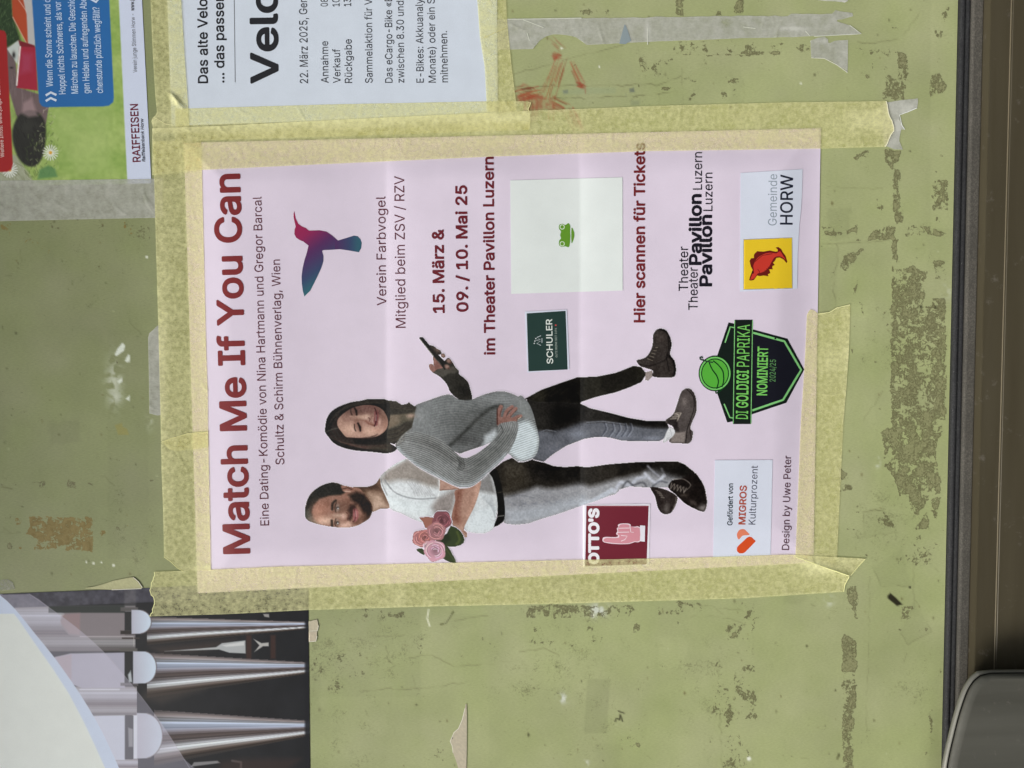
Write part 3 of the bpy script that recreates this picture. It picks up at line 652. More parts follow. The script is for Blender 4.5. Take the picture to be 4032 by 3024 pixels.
# the case goes on above the picture: head rail. Besides it, a shallow hood, unseen and added to shade the upper part of the board
extrude('head_rail', [(.004, EYE + .56), (-.03, EYE + .56), (-.03, EYE + .62), (.004, EYE + .62)], M_FRAME, frame, -.9, .9)
extrude('added_shade_hood', [(.0, EYE + .6203), (-.19, EYE + .6), (-.20, EYE + .61), (.0, EYE + .64)], M_FRAME, frame, -.9, .9)

# grey rounded housing standing in front of the rail
def housing():
    root = bpy.data.objects.new('metal_housing', None); coll.objects.link(root)
    tag(root, 'dark grey rounded metal housing in front of the bronze rail at the lower right corner', 'metal housing')
    h0 = .034
    prof = smooth([(3846, 2642), (3816, 2668), (3786, 2718), (3756, 2806), (3732, 2900), (3712, 2990), (3700, 3080), (3694, 3180)], 5, False)
    right = 4240
    def loop(off, h):
        pr = prof.copy(); t = np.gradient(pr, axis=0); t /= np.hypot(t[:, 0], t[:, 1])[:, None]; nn = np.stack([-t[:, 1], t[:, 0]], 1)
        nn = np.where((nn[:, :1] < 0), -nn, nn)
        pr = pr + nn * off
        q = np.vstack([[(right, 2636 + off * .6)], [(4000, 2636 + off * .6)], [(3900, 2637 + off * .6)], pr, [(pr[-1][0], 3300)], [(right, 3300)]])
        return P(q[:, 0], q[:, 1], h)
    def shell(name, spec, mat, cap):
        bm = bmesh.new(); rings = [[bm.verts.new(c) for c in loop(o, h)] for o, h in spec]; n = len(rings[0])
        for A, B in zip(rings[:-1], rings[1:]):
            for i in range(n - 1): bm.faces.new((A[i], A[i + 1], B[i + 1], B[i]))
        if cap: bm.faces.new(rings[-1])
        bmesh.ops.recalc_face_normals(bm, faces=bm.faces); me = bpy.data.meshes.new(name); bm.to_mesh(me); bm.free()
        for p in me.polygons: p.use_smooth = len(p.vertices) == 4
        return link(name, me, mat, root)
    shell('rim', [(0, .016), (0, h0 - .002), (3, h0), (20, h0 + .001)], M_RIM, False)
    shell('groove', [(19, h0 + .0012), (22, h0 - .002), (27, h0 - .002)], M_GAP, False)
    shell('face_plate', [(24, h0 - .002), (25, h0 + .0012), (30, h0 + .0022), (44, h0 + .0034), (62, h0 + .0042)], M_GREY, True)
    return root
housing()

# ------------------------------------------------------------------ theatre poster
pink = (215, 205, 221)
def poster_paint(U, V):
    c = np.tile(alb(pink), (len(U), 1))
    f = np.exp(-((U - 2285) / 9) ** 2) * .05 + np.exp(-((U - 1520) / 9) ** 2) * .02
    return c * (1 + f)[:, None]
poster = sheet('theatre_poster', POLY['theatre'], M_PRINT, HT, 0, 9, paint=poster_paint)
tag(poster, 'pink theatre poster with red title, a couple and a hummingbird, taped on with yellow tape', 'poster')
DK, PUR, BLK = (122, 42, 44), (92, 46, 58), (26, 24, 34)
def T(s, a, b, cap, c, bold=0.0, nm='text_line', hf=HT, dz=.00015, mat=None, par=None, **k):
    return text(nm, s, a, b, cap, mat or M_PRINT, hf, dz, c, poster if par is None else par, bold, **k)
T('Match Me If You Can', (986, 2180), (946, 683), 108, DK, .020, 'title_text')
T('Eine Dating-Komödie von Nina Hartmann und Gregor Barcal', (1059, 2069), (1029, 774), 34, PUR)
T('Schultz & Schirm Bühnenverlag, Wien', (1119, 1829), (1102, 1022), 34, PUR)
T('Verein Farbvogel', (1521, 1203), (1517, 773), 37, PUR)
T('Mitglied beim ZSV / RZV', (1597, 1291), (1591, 693), 39, PUR)
T('15. März &', (1751, 1233), (1747, 902), 47, (104, 34, 44), .022, 'date_text')
T('09. / 10. Mai 25', (1844, 1228), (1839, 729), 47, (104, 34, 44), .022, 'date_text')
T('im Theater Pavillon Luzern', (1950, 1397), (1944, 617), 44, (104, 34, 44), .02)
T('Hier scannen für Tickets', (2540, 1270), (2540, 562), 45, (112, 38, 42), .022)
T('Theater', (2709, 1146), (2709, 971), 37, BLK, .002, 'theatre_name'); T('Theater', (2747, 1221), (2747, 1053), 37, BLK, .002, 'theatre_name')
T('Pavillon', (2763, 1044), (2763, 764), 51, BLK, .028, 'theatre_name', dz=.00012); T('Luzern', (2764, 747), (2764, 599), 36, BLK, .002, 'theatre_name')
T('Pavillon', (2804, 1128), (2804, 846), 51, BLK, .028, 'theatre_name', dz=.00016); T('Luzern', (2805, 831), (2805, 680), 36, BLK, .002, 'theatre_name')
T('Design by Uwe Peter', (3107, 2166), (3115, 1795), 29, (84, 52, 66), .003)

# hummingbird emblem with a printed colour run
def bird():
    k = 420 / 1659
    out = Z(1080, 780, k, [(312, 205), (300, 235), (300, 300), (322, 400), (332, 445), (315, 490), (312, 560), (340, 615), (390, 650), (450, 675), (532, 738), (505, 850), (470, 960), (440, 1090), (424, 1220), (428, 1330), (445, 1450), (468, 1530), (560, 1440), (610, 1340), (670, 1220), (730, 1090), (764, 980), (764, 900), (740, 810), (850, 806), (1020, 795), (1160, 815), (1315, 842), (1350, 780), (1360, 700), (1340, 640), (1300, 595), (1240, 583), (1170, 605), (990, 660), (900, 580), (810, 520), (700, 500), (540, 506), (490, 465), (420, 435), (375, 400), (335, 320), (318, 240)])
    def g(U, V):
        t = np.clip(((U - 1155) * .55 + (V - 900) * .75) / 250, 0, 1)
        st = np.array([0, .18, .42, .7, 1]); cs = np.array([(148, 36, 78), (140, 38, 84), (84, 44, 92), (56, 70, 104), (44, 122, 116)], float)
        tt = np.where(U > 1320, np.clip(.5 + (U - 1330) / 240, 0, .83), t)
        return alb(np.stack([np.interp(tt, st, cs[:, i]) for i in range(3)], 1))
    sheet('hummingbird_emblem', out, M_PRINT, HT, .0001, 3, parent=poster, paint=g)
bird()

# ---------------- the printed couple
def couple():
    R1 = lambda p: Z(1100, 1500, .5, p); R2 = lambda p: Z(1700, 1200, .5, p)
    R3 = lambda p: Z(1200, 1200, .31646, p); R4 = lambda p: Z(1100, 1800, .31646, p)
    # ---- man
    c = Canvas(1190, 1790, 2800, 2115, 2)
    tr = R2([(560, 1235), (630, 1205), (790, 1200), (880, 1240), (960, 1270), (1050, 1278), (1150, 1270), (1220, 1280), (1400, 1255), (1600, 1240), (1800, 1235), (1930, 1232), (1990, 1255), (2060, 1310), (2110, 1370), (2050, 1400), (1960, 1390), (1900, 1375), (1860, 1437), (1720, 1440), (1560, 1430), (1480, 1455), (1450, 1490), (1400, 1502), (1300, 1542), (1150, 1592), (1010, 1642), (860, 1687), (760, 1722), (660, 1732), (575, 1722), (500, 1600), (490, 1290)])
    c.poly(tr, (146, 149, 155), solid=True)
    clipT = c.mask(tr)
    c.poly(R2([(560, 1500), (640, 1490), (760, 1455), (830, 1430), (900, 1445), (1000, 1440), (1160, 1395), (1240, 1430), (1330, 1410), (1460, 1370), (1530, 1360), (1570, 1345), (1640, 1335), (1700, 1290), (1800, 1290), (1900, 1340), (2120, 1400), (2200, 1200), (400, 1150), (430, 1500)]), (46, 42, 36), 26, clip=clipT)
    c.poly(R2([(740, 1230), (1170, 1260), (1170, 1400), (900, 1400), (800, 1340)]), (24, 22, 20), 40, .85, clip=clipT)
    c.poly(R2([(1440, 1240), (2000, 1225), (2100, 1380), (1800, 1340), (1660, 1290), (1500, 1310)]), (26, 24, 22), 40, .8, clip=clipT)
    c.poly(R2([(560, 1240), (720, 1240), (760, 1420), (600, 1490), (560, 1500)]), (74, 68, 56), 40, .6, clip=clipT)
    for x in range(0, 9):
        c.stroke(R2([(600 + x * 95, 1540 + (x % 3) * 12), (680 + x * 95, 1590 - x * 6), (740 + x * 92, 1560 - x * 8)]), 3, (118, 124, 138), 6, .5, clip=clipT)
    for pts, w, cc, o in (([(1180, 1580), (1300, 1530), (1420, 1460)], 20, (182, 192, 206), .8), ([(1440, 1470), (1490, 1400), (1560, 1420), (1620, 1370), (1680, 1360)], 14, (176, 182, 196), .9), ([(1680, 1330), (1760, 1400), (1830, 1345)], 12, (182, 188, 202), .9), ([(1700, 1270), (1740, 1310), (1790, 1350)], 7, (150, 154, 166), .8), ([(1500, 1440), (1540, 1390), (1580, 1420)], 6, (58, 60, 66), .7), ([(1590, 1420), (1660, 1400), (1690, 1430)], 6, (60, 62, 70), .7), ([(1740, 1430), (1800, 1390), (1850, 1400)], 6, (70, 74, 84), .7), ([(1810, 1290), (1830, 1340)], 6, (110, 112, 118), .7), ([(600, 1510), (700, 1500), (800, 1520)], 3, (104, 108, 118), .6), ([(590, 1700), (700, 1690)], 4, (178, 184, 192), .6)):
        c.stroke(R2(pts), w, cc, 8, o, sm=4, clip=clipT)
    c.poly(R2([(580, 1620), (900, 1580), (1200, 1500), (1250, 1560), (900, 1680), (620, 1730)]), (176, 186, 198), 30, .6, clip=clipT)
    # shoes
    s2 = R2([(1722, 1438), (1800, 1443), (1870, 1468), (1932, 1508), (1928, 1560), (1893, 1630), (1850, 1650), (1808, 1637), (1778, 1592), (1758, 1510)])
    c.poly(s2, (48, 40, 38), solid=True, sm=3); c.blob(*R2([(1850, 1600)])[0], 14, 24, (112, 106, 102), .8); c.stroke(R2([(1895, 1625), (1922, 1560), (1925, 1515)]), 5, (120, 112, 104), 3, .6)
    for k in range(4): c.stroke(R2([(1765 + k * 14, 1462 + k * 18), (1800 + k * 10, 1478 + k * 14)]), 3, (150, 142, 132), 3, .7)
    s1 = R2([(1862, 1440), (1895, 1382), (1960, 1372), (2060, 1320), (2110, 1368), (2146, 1430), (2160, 1490), (2169, 1560), (2152, 1622), (2120, 1627), (2060, 1602), (1990, 1562), (1930, 1502)])
    c.poly(s1, (34, 28, 26), solid=True, sm=3); c.blob(*R2([(2135, 1600)])[0], 22, 14, (138, 132, 130), .9); c.blob(*R2([(2060, 1560)])[0], 22, 10, (86, 76, 72), .7, .6); c.blob(*R2([(1990, 1500)])[0], 16, 10, (92, 82, 74), .6)
    for k in range(5): c.stroke(R2([(1890 + k * 24, 1402 + k * 8), (1880 + k * 26, 1450 + k * 8), (1908 + k * 24, 1412 + k * 8)]), 2.5, (158, 148, 138), 2.5, .75)
    c.stroke(R2([(1900, 1378), (1980, 1372), (2040, 1420), (1990, 1470)]), 3, (140, 132, 124), 3, .7, sm=3); c.stroke(R2([(2140, 1625), (2168, 1560), (2150, 1450)]), 4, (70, 62, 58), 3, .7)
    # shirt, arm
    c.poly(R1([(785, 800), (790, 760), (850, 700), (920, 650), (1010, 612), (1090, 650), (1180, 720), (1262, 765), (1400, 840), (1590, 780), (1660, 715), (1700, 800), (1718, 930), (1715, 1030), (1690, 1150), (1640, 1190), (1580, 1199), (1490, 1187), (1455, 1160), (1340, 1060), (1150, 1075), (1158, 1120), (1050, 1085), (960, 1040), (868, 1000), (825, 880)]), (196, 204, 208), solid=True, sm=3)
    cs = c.mask(R1([(785, 800), (790, 760), (850, 700), (1010, 612), (1262, 765), (1718, 800), (1718, 1200), (1455, 1200), (868, 1000)]))
    c.poly(R1([(790, 780), (850, 700), (1010, 612), (1180, 720), (1262, 770), (1258, 840), (1180, 830), (1060, 790), (940, 780), (850, 800)]), (140, 132, 124), 26, .95, clip=cs)
    c.poly(R1([(880, 740), (960, 670), (1060, 690), (1000, 760)]), (162, 154, 146), 30, .5)
    c.poly(R1([(1240, 930), (1380, 850), (1390, 880), (1370, 1010), (1330, 1045), (1230, 1050), (1200, 990)]), (140, 132, 128), 24, .95)
    c.poly(R1([(1560, 800), (1660, 715), (1705, 890), (1570, 868)]), (128, 128, 128), 18, .95); c.poly(R1([(820, 900), (1000, 930), (1180, 960), (1150, 1070), (1000, 1050), (870, 990)]), (206, 218, 222), 40, .8, clip=cs)
    c.poly(R1([(1470, 1190), (1490, 1100), (1580, 1000), (1690, 1000), (1690, 1150), (1600, 1195)]), (206, 218, 224), 30, .8, clip=cs)
    for k in range(9):
        c.stroke(R1([(1000 + k * 22, 790 + k * 6), (1050 + k * 20, 850 + k * 5), (1070 + k * 20, 905)]), 3, (150, 152, 156), 6, .55, clip=cs); c.stroke(R1([(1012 + k * 22, 790 + k * 6), (1062 + k * 20, 850 + k * 5)]), 3, (222, 230, 234), 6, .5, clip=cs)
    c.stroke(R1([(830, 780), (900, 870), (1000, 915), (1110, 930), (1230, 922)]), 4, (112, 118, 124), 5, .8, sm=3); c.stroke(R1([(1258, 780), (1262, 860), (1250, 910)]), 3, (232, 238, 240), 3, .9)
    c.stroke(R1([(788, 770), (800, 820), (835, 900), (868, 995)]), 5, (224, 230, 234), 3, .9, sm=3); c.stroke(R1([(800, 770), (812, 820), (850, 900)]), 3, (110, 112, 116), 4, .7, sm=3)
    for k in range(6): c.stroke(R1([(1590 + k * 16, 900), (1640 + k * 10, 960 + k * 8), (1700, 1000 + k * 20)]), 3, (158, 168, 176), 6, .5)
    c.poly(R1([(1264, 765), (1400, 832), (1420, 850), (1262, 864)]), (178, 140, 124), 3, solid=True); c.stroke(R1([(1264, 860), (1410, 848)]), 3, (120, 84, 72), 3, .8)
    arm = R1([(1385, 860), (1500, 838), (1585, 775), (1572, 880), (1535, 990), (1495, 1070), (1452, 1165), (1478, 1195), (1474, 1236), (1452, 1252), (1400, 1180), (1360, 1120), (1358, 1050), (1385, 940)])
    c.poly(arm, (170, 130, 112), solid=True, sm=3); am = c.mask(arm, 3)
    c.poly(R1([(1360, 1100), (1395, 860), (1440, 850), (1410, 1000), (1420, 1120)]), (124, 70, 54), 30, .9, clip=am); c.poly(R1([(1540, 800), (1585, 775), (1572, 880), (1500, 1060), (1480, 1060), (1540, 900)]), (206, 162, 142), 22, .7, clip=am)
    c.blob(*R1([(1430, 1200)])[0], 14, 30, (196, 156, 138), .7, clip=am); c.stroke(R1([(1450, 1185), (1474, 1205)]), 2.5, (110, 66, 54), 3, .8)
    # belt
    bl = R1([(1648, 715), (1692, 690), (1722, 720), (1752, 830), (1772, 950), (1777, 1050), (1760, 1112), (1688, 1152), (1712, 1080), (1720, 980), (1702, 850), (1676, 760)])
    c.poly(bl, (20, 19, 18), solid=True, sm=2); c.stroke(R1([(1712, 1068), (1768, 1060)]), 3, (150, 150, 146), 3, .8); c.stroke(R1([(1722, 880), (1760, 872)]), 3, (88, 84, 74), 3, .7)
    # neck
    nk = R1([(560, 850), (600, 833), (700, 832), (762, 805), (790, 765), (802, 830), (835, 905), (868, 997), (800, 1005), (738, 1030), (690, 1000), (600, 900)])
    c.poly(nk, (112, 82, 62), solid=True, sm=3); nm = c.mask(nk, 3)
    c.poly(R1([(700, 880), (790, 890), (868, 997), (800, 1010), (735, 1030), (720, 960)]), (186, 156, 134), 26, .95, clip=nm); c.poly(R1([(600, 840), (760, 810), (800, 860), (740, 850), (640, 870)]), (74, 50, 36), 14, .8, clip=nm)
    # head
    hd = R4([(318, 640), (330, 590), (350, 520), (400, 440), (470, 385), (540, 345), (640, 316), (720, 322), (800, 352), (880, 370), (960, 380), (1010, 400), (1060, 460), (1110, 520), (1150, 590), (1162, 640), (1150, 700), (1120, 760), (1050, 810), (960, 855), (860, 875), (740, 874), (620, 862), (500, 838), (420, 815), (360, 790), (320, 740)])
    c.poly(hd, (150, 106, 88), solid=True, sm=3); hm = c.mask(hd, 3)
    c.poly(R4([(318, 640), (350, 500), (470, 370), (640, 300), (800, 345), (820, 440), (760, 470), (620, 480), (500, 520), (430, 600), (400, 680), (420, 760), (500, 840), (300, 840), (290, 700)]), (36, 36, 30), 9, 1, clip=hm)
    c.poly(R4([(320, 660), (380, 640), (420, 760), (470, 815), (380, 800), (320, 740)]), (78, 82, 72), 16, .7, clip=hm)
    c.blob(*R4([(520, 640)])[0], 44, 34, (178, 120, 98), .55, clip=hm); c.blob(*R4([(560, 790)])[0], 60, 20, (224, 184, 160), .95, clip=hm); c.blob(*R4([(480, 700)])[0], 26, 40, (196, 138, 112), .5, clip=hm)
    c.poly(R4([(760, 820), (860, 800), (960, 850), (860, 880), (740, 880)]), (218, 176, 156), 16, .9, clip=hm); c.blob(*R4([(800, 700)])[0], 40, 20, (160, 118, 96), .5, clip=hm)
    c.poly(R4([(700, 560), (880, 540), (900, 640), (860, 690), (760, 700), (690, 660)]), (122, 86, 70), 24, .75, clip=hm)
    c.poly(R4([(860, 470), (960, 430), (1060, 460), (1150, 580), (1162, 680), (1110, 770), (1040, 800), (1060, 720), (1020, 650), (980, 590), (900, 540)]), (40, 26, 18), 16, .98, clip=hm)
    c.poly(R4([(880, 590), (950, 580), (960, 660), (930, 720), (880, 790), (850, 780), (870, 700), (850, 660)]), (58, 36, 28), 12, .9, clip=hm); c.poly(R4([(960, 760), (1080, 690), (1110, 760), (1000, 830), (900, 860), (900, 830)]), (116, 80, 62), 16, .7, clip=hm)
    c.poly(R4([(925, 640), (975, 660), (985, 740), (960, 790), (930, 800), (915, 720)]), (168, 96, 98), 7, .95, clip=hm, sm=2); c.stroke(R4([(920, 620), (945, 690), (940, 780), (915, 800)]), 3, (80, 34, 36), 3, .9, sm=3, clip=hm); c.stroke(R4([(950, 670), (955, 740)]), 2.5, (226, 184, 176), 3, .7, clip=hm)
    for ex, ey, s in ((725, 630, 1), (722, 815, .8)):
        c.blob(*R4([(ex, ey)])[0], 12 * s, 20 * s, (102, 74, 60), .7, clip=hm); c.blob(*R4([(ex, ey)])[0], 7 * s, 14 * s, (190, 178, 168), .8, clip=hm); c.blob(*R4([(ex, ey)])[0], 6, 6, (28, 20, 18), 1, clip=hm); c.blob(*R4([(ex + 4, ey + 8)])[0], 3, 3, (240, 240, 240), .95, clip=hm)
        c.stroke(R4([(ex - 18, ey - 62 * s), (ex - 34, ey), (ex - 22, ey + 52 * s)]), 4, (58, 40, 32), 4, .75, sm=3, clip=hm)
    c.stroke(R4([(700, 540), (662, 580), (658, 650)]), 9, (40, 32, 26), 6, .9, sm=3, clip=hm); c.stroke(R4([(652, 790), (656, 860)]), 9, (44, 36, 30), 6, .9, clip=hm)
    c.blob(*R4([(730, 725)])[0], 26, 8, (208, 176, 156), .8, clip=hm); c.blob(*R4([(800, 735)])[0], 10, 14, (220, 180, 162), .8, clip=hm); c.stroke(R4([(835, 690), (858, 720), (845, 780)]), 3.5, (98, 56, 48), 4, .8, sm=3, clip=hm)
    c.poly(R4([(765, 352), (840, 360), (910, 380), (915, 410), (860, 436), (800, 430), (780, 400)]), (150, 104, 86), 5, 1, solid=True, sm=2); c.stroke(R4([(790, 395), (850, 380), (900, 400)]), 4, (66, 36, 28), 4, .8); c.stroke(R4([(820, 425), (880, 428)]), 4, (214, 186, 168), 4, .8)
    n = vnoise(c.X.shape, 2.5, 4, 2) - .5; c.c += n[..., None] * 30; n = vnoise(c.X.shape, 12, 6, 3) - .5; c.c += n[..., None] * 22
    c.c = 118 + (c.c - 118) * 1.13 - 3; c.c += (c.c.mean(-1, keepdims=True) - c.c) * .24
    c.emit('printed_man', M_PHOTO, HT, .00010, poster, halo=2)

    # ---- woman
    c = Canvas(1270, 1284, 2760, 1935, 2)
    # raised sleeve, hand and phone
    sl = R3([(1795, 1060), (1850, 1130), (1930, 1180), (2020, 1195), (2084, 1170), (2060, 1050), (2030, 960), (1970, 900), (1920, 862), (1915, 820), (1870, 770), (1830, 700), (1780, 660), (1700, 740), (1620, 790), (1590, 838), (1640, 870), (1700, 912), (1760, 980), (1792, 1040)])
    c.poly(sl, (50, 48, 42), solid=True, sm=3); c.poly(R3([(1590, 838), (1640, 790), (1720, 770), (1760, 800), (1850, 760), (1912, 820), (1860, 850), (1780, 860), (1720, 900), (1660, 880)]), (84, 80, 72), 10, .8); c.blob(*R3([(1980, 1080)])[0], 24, 30, (28, 27, 24), .8)
    c.poly(R3([(1545, 745), (1590, 735), (1606, 760), (1596, 640), (1640, 660), (1700, 740), (1720, 785), (1650, 800), (1600, 840), (1560, 812)]), (146, 104, 94), solid=True, sm=2)
    c.poly(R3([(1600, 760), (1650, 700), (1700, 750), (1640, 800)]), (112, 72, 64), 8, .6)
    c.poly(R3([(1430, 400), (1468, 402), (1560, 510), (1640, 600), (1720, 680), (1768, 730), (1762, 790), (1740, 812), (1700, 760), (1596, 640), (1500, 520), (1426, 425)]), (38, 37, 34), solid=True)
    c.stroke(R3([(1432, 430), (1520, 540), (1600, 640)]), 3, (176, 172, 166), 2.5, .9); c.stroke(R3([(1610, 650), (1700, 750)]), 2, (120, 112, 104), 2.5, .8)
    c.poly(R3([(1550, 508), (1600, 510), (1640, 545), (1690, 570), (1700, 610), (1650, 620), (1590, 560)]), (58, 50, 44), solid=True, sm=2); c.blob(*R3([(1650, 560)])[0], 12, 7, (122, 98, 88), .8, .5)
    for x, y in ((1722, 632), (1795, 700), (1770, 770)): c.blob(*R3([(x, y)])[0], 11, 9, (150, 118, 106), 1, .6, solid=True, hard=2); c.blob(*R3([(x + 22, y + 22)])[0], 6, 5, (84, 56, 48), .8)
    # jeans
    l1 = R2([(730, 740), (760, 725), (860, 670), (1000, 620), (1140, 572), (1300, 565), (1450, 535), (1590, 480), (1650, 490), (1692, 545), (1650, 610), (1560, 650), (1450, 690), (1300, 725), (1180, 765), (1170, 778), (900, 775), (820, 778)])
    c.poly(l1, (44, 42, 34), solid=True); m1 = c.mask(l1)
    c.poly(R2([(900, 660), (1140, 575), (1170, 600), (1165, 775), (900, 772)]), (15, 14, 13), 36, .9, clip=m1); c.poly(R2([(1340, 560), (1600, 490), (1650, 600), (1400, 700), (1330, 680)]), (32, 30, 26), 30, .7, clip=m1)
    for k in range(4): c.stroke(R2([(800 + k * 70, 740 - k * 10), (900 + k * 70, 680 - k * 18)]), 3, (78, 74, 60), 6, .4, clip=m1)
    l2 = R2([(750, 745), (830, 768), (900, 766), (1170, 778), (1250, 815), (1400, 850), (1550, 890), (1700, 915), (1845, 912), (1870, 970), (1855, 1040), (1785, 1076), (1700, 1076), (1500, 1071), (1400, 1045), (1300, 1040), (1200, 1056), (1060, 1110), (950, 1180), (880, 1238), (800, 1217), (770, 1160), (780, 1000)])
    c.poly(l2, (96, 100, 109), solid=True); m2 = c.mask(l2)
    c.poly(R2([(700, 700), (1900, 760), (1900, 960), (1850, 972), (1700, 966), (1520, 942), (1340, 918), (1240, 925), (1170, 920), (1080, 962), (950, 992), (840, 992), (780, 960)]), (44, 42, 39), 16, 1, clip=m2)
    c.poly(R2([(960, 775), (1170, 780), (1170, 915), (1080, 950), (960, 985), (920, 900)]), (16, 15, 14), 50, .9, clip=m2); c.poly(R2([(1380, 850), (1860, 915), (1860, 965), (1700, 960), (1500, 930)]), (26, 25, 23), 20, .8, clip=m2)
    c.blob(*R2([(1150, 1020)])[0], 40, 22, (134, 142, 158), .6, clip=m2); c.blob(*R2([(940, 1140)])[0], 34, 22, (126, 130, 142), .5, clip=m2); c.blob(*R2([(1500, 1030)])[0], 60, 18, (132, 140, 156), .6, clip=m2); c.blob(*R2([(1740, 1050)])[0], 50, 10, (138, 146, 162), .6, clip=m2)
    for x in (1330, 1390, 1440, 1490, 1530): c.stroke(R2([(x + 30, 930), (x + 40, 980), (x + 5, 1035)]), 3, (60, 64, 78), 4, .75, sm=3, clip=m2); c.stroke(R2([(x + 42, 935), (x + 54, 985), (x + 18, 1035)]), 3, (152, 160, 176), 4, .55, sm=3, clip=m2)
    c.stroke(R2([(860, 1000), (900, 985), (980, 998)]), 2.5, (128, 134, 146), 3, .8, clip=m2); c.stroke(R2([(1220, 925), (1350, 918), (1520, 940)]), 2.5, (142, 148, 160), 3, .7, clip=m2)
    c.poly(R2([(795, 1190), (890, 1225), (880, 1240), (800, 1220)]), (84, 86, 92), 6, .8, clip=m2)
    # boots
    c.poly(R2([(1684, 532), (1735, 518), (1742, 560), (1705, 597), (1680, 592)]), (146, 134, 130), solid=True)
    b1 = R2([(1612, 440), (1655, 425), (1700, 400), (1738, 320), (1742, 240), (1772, 196), (1810, 187), (1850, 205), (1880, 260), (1890, 320), (1878, 390), (1912, 440), (1924, 500), (1918, 555), (1882, 574), (1742, 567), (1742, 520), (1690, 500), (1640, 482)])
    c.poly(b1, (60, 54, 51), solid=True, sm=3); bm_ = c.mask(b1, 3); c.stroke(R2([(1800, 190), (1850, 210), (1885, 280), (1884, 390), (1870, 400), (1905, 440), (1918, 510), (1905, 570)]), 12, (30, 26, 25), 5, .95, sm=3, clip=bm_)
    c.stroke(R2([(1860, 250), (1866, 350), (1850, 420), (1870, 520)]), 3, (20, 17, 17), 4, .9, sm=3, clip=bm_); c.blob(*R2([(1800, 260)])[0], 22, 22, (86, 76, 72), .6, clip=bm_)
    for k in range(5): c.stroke(R2([(1700 + k * 16, 425 - k * 22), (1738 + k * 10, 440 - k * 26)]), 2.5, (150, 140, 124), 2.5, .8, clip=bm_)
    c.stroke(R2([(1640, 470), (1720, 480), (1830, 440), (1858, 400)]), 4, (30, 26, 25), 4, .8, sm=3, clip=bm_)
    b2 = R2([(1842, 908), (1900, 862), (1930, 790), (1958, 700), (1990, 664), (2030, 659), (2068, 698), (2086, 770), (2082, 850), (2052, 920), (2037, 975), (2056, 1000), (2050, 1060), (2020, 1093), (1960, 1091), (1870, 1081), (1900, 1000), (1900, 960), (1852, 935)])
    c.poly(b2, (84, 77, 75), solid=True, sm=3); bm_ = c.mask(b2, 3); c.stroke(R2([(2010, 668), (2058, 720), (2068, 800), (2040, 900), (2010, 990), (2000, 1085)]), 3.5, (34, 28, 28), 3, .95, sm=3, clip=bm_)
    c.stroke(R2([(2040, 668), (2078, 740), (2080, 840), (2048, 930), (2034, 990), (2046, 1060)]), 6, (58, 50, 48), 3, .9, sm=3, clip=bm_); c.blob(*R2([(1990, 760)])[0], 14, 26, (132, 122, 118), .6, clip=bm_); c.poly(R2([(1900, 1010), (2000, 1000), (1990, 1085), (1880, 1080)]), (146, 136, 130), 8, .8, clip=bm_)
    for k in range(4): c.stroke(R2([(1880 + k * 16, 900 - k * 16), (1925 + k * 14, 895 - k * 14)]), 2.5, (190, 180, 164), 2.5, .8, clip=bm_)
    c.stroke(R2([(1900, 850), (1945, 870), (1930, 920), (1960, 860)]), 2.5, (196, 186, 170), 2.5, .8, sm=3, clip=bm_); c.poly(R2([(1850, 910), (1930, 900), (1950, 1000), (1900, 1000)]), (38, 34, 34), 8, .7, clip=bm_)
    c.poly(R2([(1866, 970), (1905, 976), (1915, 1010), (1885, 1050), (1825, 1086), (1830, 1052)]), (198, 202, 206), 3, solid=True, sm=2); c.stroke(R2([(1880, 985), (1890, 1030), (1850, 1062)]), 2, (140, 144, 150), 2.5, .6)
    # jumper body
    bd = R1([(1060, 200), (1180, 150), (1330, 105), (1400, 140), (1460, 152), (1520, 145), (1590, 115), (1680, 88), (1760, 81), (1830, 100), (1880, 122), (1905, 114), (1960, 170), (2000, 260), (2035, 400), (2046, 470), (2032, 560), (1990, 612), (1900, 636), (1850, 612), (1790, 560), (1700, 480), (1600, 512), (1500, 545), (1420, 572), (1300, 520), (1100, 520), (930, 500), (960, 430), (1040, 340), (1055, 270)])
    c.poly(bd, (116, 121, 122), solid=True, sm=3); bmk = c.mask(bd, 3)
    c.blob(*R1([(1600, 330)])[0], 150, 75, (84, 87, 86), .8, clip=bmk); c.blob(*R1([(1460, 470)])[0], 70, 30, (78, 80, 80), .9, clip=bmk); c.blob(*R1([(1130, 290)])[0], 50, 60, (132, 137, 138), .7, clip=bmk); c.blob(*R1([(1760, 140)])[0], 80, 22, (142, 147, 149), .7, clip=bmk)
    c.poly(R1([(1600, 520), (1620, 430), (1700, 380), (1720, 420), (1680, 480), (1580, 530)]), (178, 188, 194), 20, .9, clip=bmk)
    c.poly(R1([(1800, 560), (1850, 430), (1880, 330), (1960, 300), (2035, 400), (2046, 470), (2032, 560), (1990, 612), (1900, 636)]), (188, 202, 208), 22, 1, clip=bmk)
    c.poly(R1([(1870, 130), (1960, 170), (2010, 300), (1950, 320), (1890, 250)]), (132, 138, 138), 20, .8, clip=bmk)
    rib = 17 * np.sin((c.Y + 10 * np.sin(c.X / 60)) * 2 * np.pi / 6.5) * bmk * (c.X > 1700); c.c += rib[..., None] * (c.X < 2020)[..., None]
    c.c += (24 * np.sin((c.X * .35 + c.Y * 1.0) * 2 * np.pi / 9) * bmk * (c.X > 1995) * (c.Y > 1650))[..., None]
    c.stroke(R1([(1330, 520), (1440, 420), (1560, 300), (1660, 220), (1750, 195)]), 13, (58, 60, 58), 12, .85, sm=4, clip=bmk); c.stroke(R1([(1420, 560), (1540, 530), (1600, 470)]), 8, (72, 74, 74), 10, .7, sm=3, clip=bmk)
